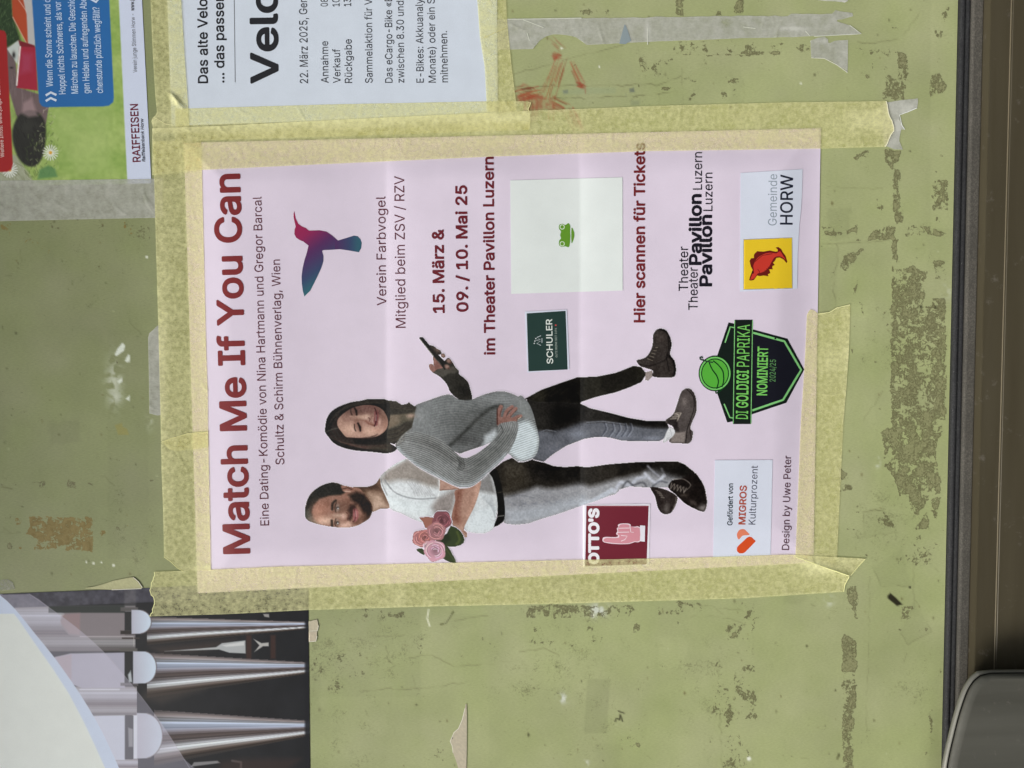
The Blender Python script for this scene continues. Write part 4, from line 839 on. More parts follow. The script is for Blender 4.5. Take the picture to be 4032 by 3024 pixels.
    # the hand on the hip
    for pts, w in (([(1728, 300), (1730, 250), (1745, 205)], 17), ([(1770, 300), (1790, 240), (1832, 205)], 15), ([(1800, 290), (1830, 250), (1862, 218)], 14), ([(1840, 300), (1880, 280), (1902, 276)], 12)):
        c.stroke(R1(pts), w, (150, 108, 98), 3, 1, sm=3); c.stroke(R1([(a + 9, b + 9) for a, b in pts]), 3, (84, 54, 48), 3, .8, sm=3)
    c.poly(R1([(1715, 290), (1760, 285), (1860, 290), (1870, 320), (1800, 330), (1730, 352), (1712, 340)]), (142, 102, 92), 4, sm=2); c.stroke(R1([(1716, 220), (1716, 340)]), 5, (66, 34, 30), 4, .8); c.stroke(R1([(1880, 300), (1902, 284)]), 3, (232, 208, 178), 2, .9)
    # left arm sleeve
    ar = R1([(915, 505), (940, 450), (990, 415), (1060, 395), (1160, 420), (1250, 450), (1320, 500), (1400, 575), (1450, 607), (1520, 590), (1620, 525), (1690, 460), (1720, 420), (1726, 345), (1800, 322), (1868, 320), (1880, 370), (1855, 470), (1785, 590), (1650, 722), (1560, 802), (1490, 836), (1400, 832), (1250, 762), (1100, 682), (1010, 612), (950, 562)])
    c.poly(ar, (124, 128, 128), solid=True, sm=3); am = c.mask(ar, 3)
    c.poly(R1([(1000, 440), (1200, 440), (1400, 590), (1460, 620), (1480, 700), (1350, 640), (1150, 520)]), (92, 94, 92), 40, .7, clip=am); c.poly(R1([(1500, 640), (1700, 500), (1800, 400), (1840, 420), (1700, 600), (1540, 740)]), (88, 92, 90), 40, .7, clip=am)
    c.stroke(R1([(930, 530), (1010, 605), (1100, 675), (1250, 755), (1400, 822), (1490, 826), (1560, 792), (1650, 712), (1785, 580)]), 13, (160, 170, 176), 12, .85, sm=3, clip=am)
    p0 = np.array(R1([(950, 470), (1100, 500), (1250, 560), (1380, 650), (1450, 700), (1530, 670), (1640, 590), (1740, 500), (1810, 400), (1830, 335)]))
    dd, qx, qy = seg_dist(c.X, c.Y, smooth(p0, 4, False), False)
    c.c += (20 * np.sin(dd * 2 * np.pi / 7.5) * am)[..., None]
    for k in range(4): c.stroke(R1([(1400 + k * 16, 600 + k * 4), (1420 + k * 12, 650 + k * 8), (1400 + k * 14, 700)]), 3, (50, 52, 50), 5, .6, sm=3, clip=am)
    c.stroke(R1([(1740, 350), (1760, 400), (1700, 470)]), 4, (60, 62, 60), 6, .6, sm=3, clip=am)
    # neck, hair, face
    c.poly(R1([(840, 150), (920, 160), (962, 186), (1000, 182), (1020, 168), (1052, 192), (1078, 206), (1068, 240), (1062, 290), (1042, 370), (960, 430), (910, 500), (840, 480)]), (80, 76, 64), solid=True)
    c.poly(R1([(850, 270), (1000, 250), (1062, 262), (1040, 300), (960, 330), (860, 380)]), (128, 112, 92), 14, .8); c.blob(*R1([(1030, 275)])[0], 20, 8, (178, 148, 132), .8); c.stroke(R1([(1040, 370), (980, 420), (930, 490)]), 5, (172, 178, 176), 4, .7, sm=2); c.blob(*R1([(980, 300)])[0], 20, 30, (74, 74, 60), .6)
    c.poly(R1([(850, 145), (920, 160), (962, 186), (1000, 182), (1020, 168), (1052, 192), (1078, 206), (1070, 240), (1000, 258), (930, 262), (850, 268)]), (54, 50, 41), 8, .95); c.poly(R1([(850, 380), (940, 360), (1000, 320), (1045, 318), (1040, 372), (960, 432), (912, 500), (920, 545), (850, 565)]), (56, 51, 41), 8, .95)
    for k in range(26):
        y0 = 158 + k * 4 if k < 13 else 395 + (k - 13) * 11; c.stroke(R1([(840, y0), (930, y0 + (10 if k < 13 else -18)), (1040 if k < 13 else 985, y0 + (18 if k < 13 else -58))]), 2.5, ((88, 82, 68), (36, 33, 28), (74, 62, 50))[k % 3], 3, .45, sm=3)
    hr = R1([(360, 400), (362, 350), (372, 300), (400, 250), (460, 205), (560, 168), (640, 155), (700, 142), (780, 142), (850, 150), (870, 200), (870, 300), (850, 400), (860, 480), (920, 520), (915, 548), (850, 570), (720, 558), (600, 548), (500, 525), (430, 490), (385, 440)])
    c.poly(hr, (28, 25, 22), solid=True, sm=3); hm = c.mask(hr, 3)
    for k in range(14): c.stroke(R1([(390 + k * 5, 430 - k * 14), (450 + k * 12, 470 + k * 3), (640 + k * 12, 530 - (k % 4) * 8), (880, 545 - (k % 6) * 10)]), 3, (92, 60, 54) if k % 3 else (84, 80, 70), 4, .5, sm=3, clip=hm)
    for k in range(22): c.stroke(R1([(380 + k * 3, 360 - k * 5), (440 + k * 6, 262 - k * 4), (560 + k * 8, 200 - k * 2.4), (760 + k * 5, 160 + (k % 5) * 4)]), 2.5, ((60, 54, 46), (22, 20, 18), (74, 66, 54))[k % 3], 3, .45, sm=3, clip=hm)
    c.stroke(R1([(370, 400), (420, 380), (460, 372)]), 4, (88, 86, 78), 5, .8, clip=hm); c.poly(R1([(850, 150), (870, 150), (875, 560), (840, 565)]), (66, 64, 54), 16, .5, clip=hm); c.poly(R1([(700, 510), (880, 480), (915, 545), (840, 565), (740, 556)]), (62, 58, 46), 22, .6, clip=hm)
    fc = R1([(456, 320), (474, 286), (524, 244), (590, 208), (680, 190), (756, 198), (812, 228), (846, 280), (856, 330), (838, 385), (790, 425), (730, 446), (660, 454), (590, 450), (530, 444), (490, 400), (462, 360)])
    c.poly(fc, (158, 118, 104), 3, solid=True, sm=3); fm = c.mask(fc, 3)
    c.poly(R3([(480, 1240), (1000, 1240), (1040, 1400), (960, 1420), (860, 1400), (720, 1420), (600, 1420), (430, 1400)]), (122, 88, 76), 60, .75, clip=fm); c.blob(*R3([(560, 1560)])[0], 50, 34, (212, 172, 150), .85, clip=fm); c.blob(*R3([(820, 1580)])[0], 60, 26, (208, 168, 146), .85, clip=fm); c.blob(*R3([(640, 1290)])[0], 60, 26, (104, 74, 66), .8, clip=fm); c.blob(*R3([(800, 1280)])[0], 46, 18, (112, 76, 70), .7, clip=fm)
    c.blob(*R3([(440, 1480)])[0], 16, 50, (182, 144, 124), .6, clip=fm); c.blob(*R3([(690, 1400)])[0], 34, 9, (194, 158, 136), .8, clip=fm); c.blob(*R3([(770, 1395)])[0], 16, 11, (206, 172, 152), .8, clip=fm); c.blob(*R3([(985, 1380)])[0], 20, 34, (134, 100, 84), .7, clip=fm)
    c.stroke(R3([(760, 1450), (800, 1480), (860, 1500)]), 7, (124, 70, 56), 6, .75, sm=2, clip=fm); c.stroke(R3([(795, 1405), (812, 1425), (802, 1450)]), 3, (84, 44, 40), 3, .9, sm=2, clip=fm)
    c.poly(R3([(868, 1330), (905, 1310), (925, 1360), (915, 1420), (905, 1490), (880, 1510), (862, 1460), (868, 1400)]), (132, 66, 68), 5, .9, sm=2, clip=fm); c.stroke(R3([(872, 1285), (892, 1350), (890, 1440), (866, 1512)]), 4, (60, 20, 26), 3, .95, sm=3, clip=fm); c.stroke(R3([(888, 1370), (886, 1440)]), 2.5, (206, 188, 178), 2.5, .7, clip=fm); c.stroke(R3([(848, 1400), (845, 1470)]), 2.5, (198, 150, 142), 4, .6, clip=fm); c.blob(*R3([(935, 1460)])[0], 6, 14, (212, 168, 152), .7, clip=fm)
    c.blob(*R3([(640, 1480)])[0], 10, 26, (134, 92, 78), .6, clip=fm); c.blob(*R3([(700, 1540)])[0], 9, 18, (146, 98, 84), .6, clip=fm); c.blob(*R3([(905, 1560)])[0], 22, 9, (190, 140, 120), .6, clip=fm)
    c.stroke(R3([(700, 1440), (780, 1448), (850, 1478)]), 4, (140, 92, 76), 5, .6, sm=3, clip=fm); c.stroke(R3([(560, 1390), (700, 1385), (775, 1375)]), 5, (188, 150, 130), 7, .5, sm=3, clip=fm); c.blob(*R3([(930, 1330)])[0], 14, 14, (104, 72, 64), .6, clip=fm)
    c.blob(*R3([(1000, 1500)])[0], 12, 22, (166, 120, 100), .6, clip=fm)
    for ex, ey in ((678, 1520), (632, 1320)):
        c.blob(*R3([(ex - 8, ey)])[0], 10, 22, (120, 84, 74), .5, clip=fm); c.stroke(R3([(ex - 16, ey - 45), (ex + 6, ey), (ex + 14, ey + 48)]), 7, (34, 22, 20), 4, .92, sm=3, clip=fm); c.blob(*R3([(ex + 10, ey + 4)])[0], 5, 6, (18, 12, 12), .9, clip=fm); c.stroke(R3([(ex - 60, ey - 30), (ex - 58, ey + 20), (ex - 44, ey + 50)]), 4.5, (52, 36, 32), 4, .85, sm=3, clip=fm)
    c.poly(R1([(450, 300), (520, 225), (600, 190), (700, 175), (700, 165), (520, 190), (440, 260)]), (46, 38, 34), 14, .9, clip=fm)
    for k in range(9): c.stroke(R1([(500 + k * 22, 440 + k * 2), (600 + k * 20, 462 - (k % 3) * 6), (740 + k * 12, 446 - (k % 4) * 9)]), 2.5, (40, 30, 26), 3, .5, sm=3)
    n = vnoise(c.X.shape, 2.5, 14, 2) - .5; c.c += n[..., None] * 28; n = vnoise(c.X.shape, 12, 16, 3) - .5; c.c += n[..., None] * 18
    gap = c.mask(R1([(1424, 576), (1500, 545), (1598, 514), (1575, 545), (1520, 580), (1455, 604)]), 2); c.a = np.where(gap > .5, 0, c.a)
    c.c = 118 + (c.c - 118) * 1.13 - 3; c.c += (c.c.mean(-1, keepdims=True) - c.c) * .24
    c.emit('printed_woman', M_PHOTO, HT, .00016, poster, halo=2)

    # ---- roses
    c = Canvas(1620, 2000, 1850, 2225, 2)
    for pts in ([(1350, 1140), (1425, 1180), (1458, 1250), (1430, 1292), (1340, 1307), (1240, 1270), (1250, 1240), (1320, 1200)], [(1300, 1300), (1332, 1310), (1372, 1380), (1393, 1432), (1340, 1427), (1290, 1400), (1262, 1375)], [(1076, 1326), (1125, 1318), (1142, 1345), (1142, 1372), (1108, 1356)]):
        c.poly(R1(pts), (48, 60, 34), solid=True, sm=2)
    c.stroke(R1([(1400, 1190), (1420, 1250), (1395, 1285)]), 8, (86, 98, 48), 8, .7, sm=2); c.stroke(R1([(1310, 1320), (1380, 1420)]), 3, (78, 84, 52), 4, .7); c.poly(R1([(1240, 1240), (1330, 1190), (1350, 1250), (1300, 1290)]), (30, 38, 24), 12, .7)
    c.poly(R1([(1100, 1075), (1170, 1070), (1240, 1080), (1200, 1160), (1150, 1160), (1130, 1110)]), (150, 100, 86), 4, solid=True)
    for k, (x, y, r, cc) in enumerate(((1280, 1098, 76, (126, 76, 84)), (1112, 1240, 66, (178, 120, 122)), (1150, 1230, 60, (174, 112, 110)), (1236, 1185, 74, (166, 118, 122)), (1170, 1300, 40, (200, 158, 166)), (1226, 1338, 84, (200, 152, 168)))):
        cx, cy = R1([(x, y)])[0]; r = r * .5
        out = [(cx + r * (1 + .07 * math.sin(5 * a + k)) * math.cos(a), cy + r * (1 + .07 * math.sin(5 * a + k)) * math.sin(a)) for a in np.linspace(0, 2 * math.pi, 24, endpoint=False)]
        c.poly(out, cc, 3, solid=True); c.blob(cx, cy, r * .5, r * .5, [q * .6 for q in cc], .8)
        rr = random.Random(k)
        for j in range(13):
            a0 = rr.random() * 6.28; q = r * (.2 + .75 * j / 13); L = .8 + rr.random() * .9
            c.stroke([(cx + q * math.cos(a), cy + q * .92 * math.sin(a)) for a in np.linspace(a0, a0 + L, 7)], 2.6, [min(245, z * (1.26 + .2 * rr.random()) + 12) for z in cc], 2.5, .85)
            c.stroke([(cx + (q - 3) * math.cos(a), cy + (q - 3) * .92 * math.sin(a)) for a in np.linspace(a0, a0 + L, 7)], 2, [z * .5 for z in cc], 2.5, .6)
    c.emit('printed_roses', M_PHOTO, HT, .00021, poster, halo=2)
couple()

# ------------------------------------------------------------------ award badge printed on the poster (black shield)
def badge():
    k = 700 / 2020; Q = lambda p: Z(2600, 1150, k, p)
    b = sheet('award_badge', Q([(775, 345), (845, 360), (845, 395), (1055, 425), (1445, 530), (1636, 880), (1432, 1258), (1040, 1390), (825, 1470), (760, 1482), (650, 1160), (640, 740)]), M_PRINT, HT, .00010, 6, (20, 30, 26), poster)
    L = (126, 196, 122)
    for pts, w in (([(1055, 462), (1410, 560), (1600, 885), (1395, 1225), (1045, 1345)], 8), ([(735, 575), (795, 395), (840, 405)], 5), ([(724, 1270), (790, 1425), (830, 1432)], 5)):
        ribbon('shield_line', Q(pts), w, M_PRINT, HT, .00014, L, b)
    inner = sheet('shield_field', Q([(1060, 475), (1400, 572), (1586, 885), (1386, 1213), (1045, 1330)]), M_PRINT, HT, .00012, 6, (24, 25, 34), b)
    bar = sheet('name_bar', Q([(845, 316), (1050, 314), (1030, 1500), (825, 1500)]), M_PRINT, HT, .00018, 6, (22, 30, 26), b)
    ribbon('bar_line', Q([(845, 322), (828, 1495)]), 3, M_PRINT, HT, .00022, L, b); ribbon('bar_line', Q([(1048, 320), (1030, 1495)]), 3, M_PRINT, HT, .00022, L, b)
    G = (118, 196, 96)
    T('DI', (2945, 1650), (2946, 1618), 48, G, .004, 'badge_text', dz=.00022, par=b); T('GOLDIGI', (2946, 1606), (2949, 1458), 48, G, .018, 'badge_text', dz=.00022, par=b); T('PAPRIKA', (2950, 1444), (2953, 1278), 49, G, .0, 'badge_text', dz=.00022, par=b)
    T('NOMINIERT', (3021, 1557), (3025, 1365), 42, G, .018, 'badge_text', dz=.00016, par=b); T('2024/25', (3053, 1503), (3055, 1416), 23, (96, 150, 92), .0, 'badge_text', dz=.00016, par=b)
    cx, cy = Q([(622, 925)])[0]
    circ = lambda r: [(cx + r * math.cos(a), cy + r * 1.08 * math.sin(a)) for a in np.linspace(0, 2 * math.pi, 48, endpoint=False)]
    for nm, r, col, dz in (('fruit_outline', 65, (14, 40, 22), .00024), ('fruit_ring', 61, (112, 190, 100), .00027), ('fruit_ring', 55, (14, 52, 24), .0003), ('green_fruit', 51, (84, 170, 60), .00033)):
        sheet(nm, circ(r), M_PRINT, HT, dz, 4, col, b)
    for pts, w in (([(555, 800), (590, 880), (640, 950), (660, 1020), (640, 1100)], 5), ([(600, 780), (660, 830), (710, 900), (720, 1000), (700, 1080)], 5), ([(630, 1120), (640, 1150), (720, 1090)], 5)):
        ribbon('fruit_line', smooth(Q(pts), 4, False), w, M_PRINT, HT, .00037, (16, 58, 26), b)
    ribbon('fruit_stalk', smooth(Q([(600, 800), (540, 790), (490, 775), (458, 765), (450, 745), (470, 738), (480, 752)]), 4, False), 5, M_PRINT, HT, .00037, (40, 62, 48), b)
badge()

# ------------------------------------------------------------------ pasted-on slips (each a slip of paper of its own)
def slip(poly, color, label, dz, nm='logo_slip', cat='paper slip', mat=None):
    o = sheet(nm, poly, mat or M_PRINT, HT, dz, 7, color, None); tag(o, label, cat, 'paper slips pasted onto the theatre poster'); return o
WH = (216, 223, 238)
s = slip([(2009, 710), (2451, 698), (2452, 1144), (2013, 1157)], (220, 228, 226), 'large square white slip with a green frog, beside the ticket line', .00028)
fq = lambda p: Z(1980, 650, .3315, p)
fr = sheet('frog_mark', smooth(fq([(775, 690), (800, 715), (800, 790), (802, 860), (795, 940), (780, 975), (740, 965), (700, 972), (668, 950), (668, 900), (690, 870), (680, 830), (690, 790), (665, 750), (672, 710), (710, 698), (745, 712)]), 3), M_PRINT, HT, .00036, 4, (98, 148, 46), s)
sheet('frog_chin', smooth(fq([(815, 745), (845, 790), (850, 840), (838, 890), (815, 925)]), 3), M_PRINT, HT, .00036, 4, (98, 148, 46), s)
for y in (735, 935):
    ribbon('frog_eye', [tuple(np.array(fq([(705, y)])[0]) + 8.5 * np.array([math.cos(a), math.sin(a)])) for a in np.linspace(0, 6.28, 20)], 3, M_PRINT, HT, .0004, (214, 232, 206), s)

s = slip([(2067, 1227), (2232, 1219), (2242, 1455), (2077, 1467)], WH, 'small slip with a dark green panel and white capitals under a little crown', .00028)
sheet('green_panel', [(2074, 1234), (2227, 1224), (2235, 1455), (2081, 1462)], M_PRINT, HT, .00034, 6, (38, 60, 56), s)
T('SCHULER', (2178, 1432), (2174, 1256), 25, (214, 222, 216), .012, 'name_text', dz=.00038, par=s)
T('GUTE WEINE SEIT 1694', (2195, 1407), (2192, 1291), 8, (150, 164, 156), .01, 'small_text', dz=.00038, par=s)
sheet('red_mark', box(2186, 1278, 2191, 1283), M_PRINT, HT, .00038, 3, (190, 60, 60), s)
for pts in ([(2130, 1360), (2114, 1352), (2128, 1344), (2108, 1340), (2128, 1336), (2114, 1328), (2130, 1322)], [(2134, 1350), (2134, 1332)]): ribbon('crown_mark', pts, 3, M_PRINT, HT, .00038, (176, 186, 190), s)
for x, y in ((2104, 1352), (2110, 1333), (2106, 1343)): sheet('crown_dot', box(x - 2, y - 2, x + 2, y + 2), M_PRINT, HT, .00038, 2, (190, 198, 200), s)

s = slip([(2295, 1987), (2560, 1984), (2556, 2230), (2295, 2235)], (232, 230, 240), 'square slip with a dark red panel and a white pointing hand', .00028)
def redrun(U, V): t = np.clip((V - 1991) / 230, 0, 1)[:, None]; return alb(np.array((106, 40, 52))) * (1 - t * .55) + alb(np.array((92, 42, 62))) * t * .1
sheet('red_panel', [(2309, 1991), (2554, 1991), (2546, 2222), (2304, 2230)], M_PRINT, HT, .00034, 6, parent=s, color=(108, 36, 50))
T("OTTO'S", (2360, 2222), (2360, 2001), 44, (232, 232, 238), .05, 'name_text', dz=.00038, par=s)
hq = lambda p: Z(2200, 1500, .5, p)
hand = sheet('pointing_hand', smooth(hq([(345, 1245), (352, 1232), (380, 1228), (440, 1230), (475, 1222), (455, 1210), (452, 1198), (462, 1184), (458, 1160), (470, 1150), (465, 1135), (485, 1124), (540, 1122), (565, 1130), (570, 1145), (600, 1148), (640, 1152), (645, 1262), (600, 1268), (560, 1282), (500, 1286), (420, 1282), (360, 1272), (346, 1260)]), 2), M_PRINT, HT, .00039, 4, (226, 206, 216), s)
sheet('hand_fill', smooth(hq([(352, 1250), (380, 1236), (445, 1238), (490, 1228), (462, 1206), (470, 1190), (466, 1164), (478, 1140), (490, 1130), (540, 1130), (560, 1140), (600, 1155), (638, 1160), (638, 1256), (598, 1262), (556, 1276), (500, 1280), (420, 1275), (362, 1266)]), 2), M_PRINT, HT, .00042, 4, (204, 140, 152), s)
for pts in ([(470, 1160), (560, 1158)], [(466, 1192), (555, 1190)], [(560, 1140), (568, 1190), (590, 1192)], [(490, 1216), (540, 1222), (520, 1250), (490, 1262)]): ribbon('finger_line', hq(pts), 2.5, M_PRINT, HT, .00046, (236, 224, 232), s)
sheet('cuff', hq([(640, 1137), (680, 1140), (678, 1266), (642, 1262)]), M_PRINT, HT, .00042, 5, (228, 228, 238), s)

s = slip([(2815, 1812), (3042, 1811), (3034, 2185), (2808, 2197)], WH, 'long white slip with an orange rounded emblem at its lower end', .00028)
T('Gefördert von', (2884, 2069), (2887, 1904), 21, (48, 60, 70), .014, 'small_text', dz=.00034, par=s)
T('MIGROS', (2935, 2066), (2941, 1912), 28, (170, 82, 66), .022, 'name_text', dz=.00034, par=s)
T('Kulturprozent', (2974, 2066), (2984, 1834), 27, (58, 60, 82), .001, 'name_text', dz=.00034, par=s)
sheet('emblem_half', smooth(hq([(1405, 1228), (1405, 1200), (1425, 1172), (1460, 1168), (1485, 1190), (1502, 1212), (1450, 1218), (1420, 1248)]), 3), M_PRINT, HT, .00034, 4, (220, 128, 98), s)
sheet('emblem_half', hq([(1402, 1330), (1404, 1312), (1416, 1296), (1480, 1236), (1500, 1226), (1520, 1230), (1552, 1262), (1470, 1346), (1450, 1358), (1424, 1358), (1408, 1346)]), M_PRINT, HT, .00034, 4, (206, 78, 38), s)

s = slip([(2916, 681), (3160, 666), (3158, 760), (3154, 830), (3148, 880), (3141, 1000), (3139, 1136), (2914, 1148)], WH, 'white slip with a red fish on a yellow square', .00028)
T('Gemeinde', (3058, 888), (3060, 686), 34, (140, 152, 164), -.004, 'small_text', dz=.00034, par=s)
T('HORW', (3121, 885), (3123, 688), 50, (32, 36, 52), .010, 'name_text', dz=.00034, par=s)
y_ = sheet('yellow_square', [(2928, 943), (3119, 936), (3120, 1135), (2928, 1140)], M_PRINT, HT, .00034, 6, (226, 194, 44), s)
ribbon('square_border', [(2928, 943), (3119, 936), (3120, 1135), (2928, 1140)], 2.5, M_PRINT, HT, .00036, (150, 150, 140), s, True)
gq = lambda p: Z(2926, 830, .5, p)
fish = gq([(48, 545), (55, 515), (75, 465), (62, 440), (50, 395), (62, 375), (85, 372), (85, 345), (110, 318), (160, 322), (210, 312), (255, 322), (280, 318), (268, 300), (255, 290), (275, 285), (300, 300), (312, 325), (335, 355), (348, 400), (342, 412), (320, 385), (290, 368), (262, 372), (250, 395), (235, 410), (250, 425), (225, 440), (235, 460), (205, 462), (215, 490), (195, 500), (200, 515), (160, 510), (130, 515), (110, 510), (85, 545), (60, 550)])
sheet('fish_outline', fish, M_PRINT, HT, .00038, 3, (104, 28, 24), s)
sheet('red_fish', smooth(gq([(58, 540), (66, 515), (84, 470), (80, 440), (88, 410), (115, 370), (160, 342), (210, 330), (262, 335), (290, 318), (312, 350), (335, 385), (300, 362), (255, 362), (225, 400), (205, 440), (170, 475), (130, 490), (115, 495), (90, 530), (70, 540)]), 3), M_PRINT, HT, .00041, 3, (196, 58, 46), s)
ribbon('fish_line', gq([(115, 460), (130, 480), (125, 505)]), 2.5, M_PRINT, HT, .00044, (104, 28, 24), s); ribbon('fish_line', gq([(95, 400), (150, 352), (230, 338)]), 2.5, M_PRINT, HT, .00044, (104, 28, 24), s)
sheet('fish_eye', gq([(68, 478), (84, 476), (84, 494), (68, 496)]), M_PRINT, HT, .00044, 3, (60, 20, 18), s)
for k in range(7): ribbon('fin_ray', gq([(225 - k * 14, 415 + k * 13), (238 - k * 14, 432 + k * 12)]), 2, M_PRINT, HT, .00045, (104, 28, 24), s)

# ------------------------------------------------------------------ bicycle market notice (white sheet at the top of the picture)
velo = sheet('market_notice', POLY['velo'], M_MATT, HV, 0, 10, (202, 212, 224)); tag(velo, 'white notice with black lettering about a bicycle market, held by yellow tape', 'notice')
K_ = (30, 31, 36); KG_ = (58, 60, 66)
V_ = lambda s_, a, b, cap, c=KG_, bo=.002, nm='text_line', **k: T(s_, a, b, cap, c, bo, nm, HV, .0001, M_MATT, velo, **k)
vv = lambda x, y: (700 + .633 * x, .633 * y)
V_('Das alte Velo', vv(188, 518), (816, -4), 40, K_, .014, 'heading_text')
V_('... das passen', vv(290, 515), (881, -22), 40, K_, .014, 'heading_text')
V_('Velobö', vv(628, 520), (1090, -262), 112, K_, .020, 'title_text')
ribbon('rule_line', [vv(357, 512), vv(350, -60)], 2.2, M_MATT, HV, .0001, (90, 92, 98), velo)
V_('22. März 2025, Gemei', vv(810, 518), (1208, -48), 32)
V_('Annahme', vv(937, 516), (1291, 162), 29); V_('Verkauf', vv(1012, 516), (1338, 193), 29); V_('Rückgabe', vv(1084, 516), (1384, 154), 29)
V_('08', vv(933, 40), (1290, -6), 28); V_('10', vv(1006, 40), (1336, -6), 28); V_('13', vv(1078, 38), (1381, -6), 28)
V_('Sammelaktion für V', vv(1211, 516), (1464, -4), 29)
V_('Das eCargo-Bike «Bi', vv(1335, 515), (1543, -22), 29); V_('zwischen 8.30 und', vv(1408, 515), (1589, 3), 29)
V_('E-Bikes: Akkuanaly', vv(1530, 514), (1664, -4), 29); V_('Monate) oder ein S', vv(1605, 514), (1711, -6), 29); V_('mitnehmen.', vv(1680, 512), (1760, 122), 29)

# ------------------------------------------------------------------ story poster (upper left corner)
def story():
    c = Canvas(-60, -60, 600, 735, 3, base=(150, 176, 96))
    A = lambda p: Z(0, 0, .452, p); Bq = lambda p: Z(0, 0, .28029, p); Cq = lambda p: Z(0, 600, .5, p)
    n = vnoise(c.X.shape, 26, 21, 4) - .5; c.c += n[..., None] * np.array([46, 30, 44]); n = vnoise(c.X.shape, 5, 22, 2) - .5; c.c += n[..., None] * np.array([26, 22, 20])
    c.poly(A([(430, 950), (950, 900), (980, 1500), (700, 1540), (520, 1400)]), (168, 190, 118), 60, .4)
    c.poly(A([(-150, -150), (100, -150), (110, 120), (180, 350), (60, 420), (40, 560), (-150, 560)]), (48, 66, 42), 14)
    r = random.Random(3)
    for k in range(240): x, y = r.uniform(-60, 70), r.uniform(-40, 170); c.stroke([(x, y), (x + r.uniform(-4, 10), y - r.uniform(6, 16))], 2.5, r.choice([(66, 90, 54), (34, 46, 32), (88, 112, 72)]), 3, .7)
    # log
    c.poly(A([(40, 420), (100, 400), (140, 560), (150, 760), (340, 820), (430, 900), (400, 1080), (240, 1150), (140, 1000), (70, 760)]), (112, 96, 96), 6)
    for k in range(60):
        x, y = r.uniform(60, 330), r.uniform(520, 1000); c.stroke(A([(x, y), (x + 8, y + r.uniform(40, 120))]), 2.2, r.choice([(84, 72, 74), (140, 124, 124), (96, 84, 86)]), 3, .5)
    c.poly(A([(60, 1350), (140, 1350), (280, 1560), (300, 1650), (-100, 1650), (-100, 1500)]), (160, 166, 140), 12)
    for k in range(50): x, y = r.uniform(-40, 240), r.uniform(1400, 1580); c.stroke(A([(x, y), (x + r.uniform(10, 60), y + r.uniform(30, 70))]), 2, r.choice([(120, 124, 96), (190, 196, 172), (98, 104, 72)]), 3, .6)
    # dark boulder (generic) with foliage at its foot
    bo = A([(160, 1010), (250, 960), (330, 980), (390, 1060), (400, 1180), (380, 1330), (330, 1430), (250, 1450), (170, 1390), (120, 1270), (108, 1140)])
    c.poly(bo, (46, 46, 42), 10, sm=3); m = c.mask(bo, 3); c.blob(*A([(230, 1100)])[0], 40, 40, (68, 68, 62), .5, clip=m)
    for k in range(120): x, y = r.uniform(120, 400), r.uniform(1000, 1450); c.stroke(A([(x, y), (x + 14, y + 40)]), 1.8, r.choice([(30, 30, 28), (62, 62, 56)]), 3, .5, clip=m)
    c.poly(A([(200, 900), (280, 850), (300, 920), (330, 1010), (250, 1020), (190, 990)]), (176, 150, 152), 14, .6)
    for k in range(130):
        x, y = r.uniform(230, 520), r.uniform(1180, 1560); c.stroke(A([(x, y), (x + r.uniform(-18, 18), y + r.uniform(-34, -10))]), 2.2, r.choice([(74, 92, 48), (112, 132, 74), (180, 190, 140), (60, 74, 44)]), 3, .6)
    c.poly(A([(340, 1480), (420, 1440), (480, 1470), (500, 1540), (330, 1560)]), (84, 130, 82), 10, .8)
    for k in range(40): x, y = r.uniform(330, 480), r.uniform(940, 1240); c.stroke(A([(x, y), (x + r.uniform(-10, 30), y + r.uniform(-30, 10))]), 2.5, r.choice([(206, 196, 178), (190, 198, 150), (96, 106, 64)]), 3, .6)
    for cx, cy, R in ((440, 1330, 30), (85, 1480, 30)):
        x0, y0 = A([(cx, cy)])[0]
        for k in range(17): a = k * 6.283 / 17 + .1; c.stroke([(x0 + 8 * math.cos(a), y0 + 8 * math.sin(a)), (x0 + R * math.cos(a), y0 + R * math.sin(a))], 3.6, (232, 236, 232), 2.5, .95)
        c.blob(x0, y0, 7, 7, (226, 168, 62), 1, hard=2)
    # red book and roof shapes
    c.poly(A([(100, -60), (190, -60), (240, 60), (262, 405), (230, 380), (110, 150)]), (176, 76, 46), 5); c.poly(A([(190, -60), (290, -60), (300, 90), (305, 400), (245, 405), (232, 130)]), (186, 186, 184), 5)
    c.stroke(A([(112, 150), (235, 385)]), 4, (206, 176, 156), 3, .8); c.stroke(A([(150, -20), (232, 100)]), 3, (214, 206, 196), 3, .7)
    c.poly(A([(60, 425), (160, 350), (180, 400), (150, 560), (90, 470)]), (196, 204, 198), 5); c.poly(A([(160, 350), (300, 395), (310, 430), (180, 430)]), (122, 38, 46), 5)
    c.poly(A([(170, 405), (310, 412), (328, 790), (145, 765), (150, 640)]), (160, 44, 62), 5); c.poly(A([(190, 460), (280, 470), (270, 620), (180, 640)]), (168, 74, 104), 26, .6); c.stroke(A([(176, 408), (158, 600), (146, 740)]), 6, (232, 226, 220), 3); c.blob(*A([(120, 480)])[0], 7, 14, (30, 26, 26), .95)
    c.blob(*A([(100, 590)])[0], 7, 4, (36, 32, 32), .95)
    # red and blue panels, white sponsor strip
    c.poly(A([(-150, 260), (0, 260), (40, 270), (55, 300), (112, 1430), (100, 1475), (62, 1497), (-150, 1500)]), (160, 40, 40), 4)
    c.poly(A([(268, -150), (945, -150), (952, 0), (992, 850), (985, 890), (950, 920), (900, 927), (400, 934), (365, 925), (342, 890), (338, 850)]), (44, 104, 166), 4)
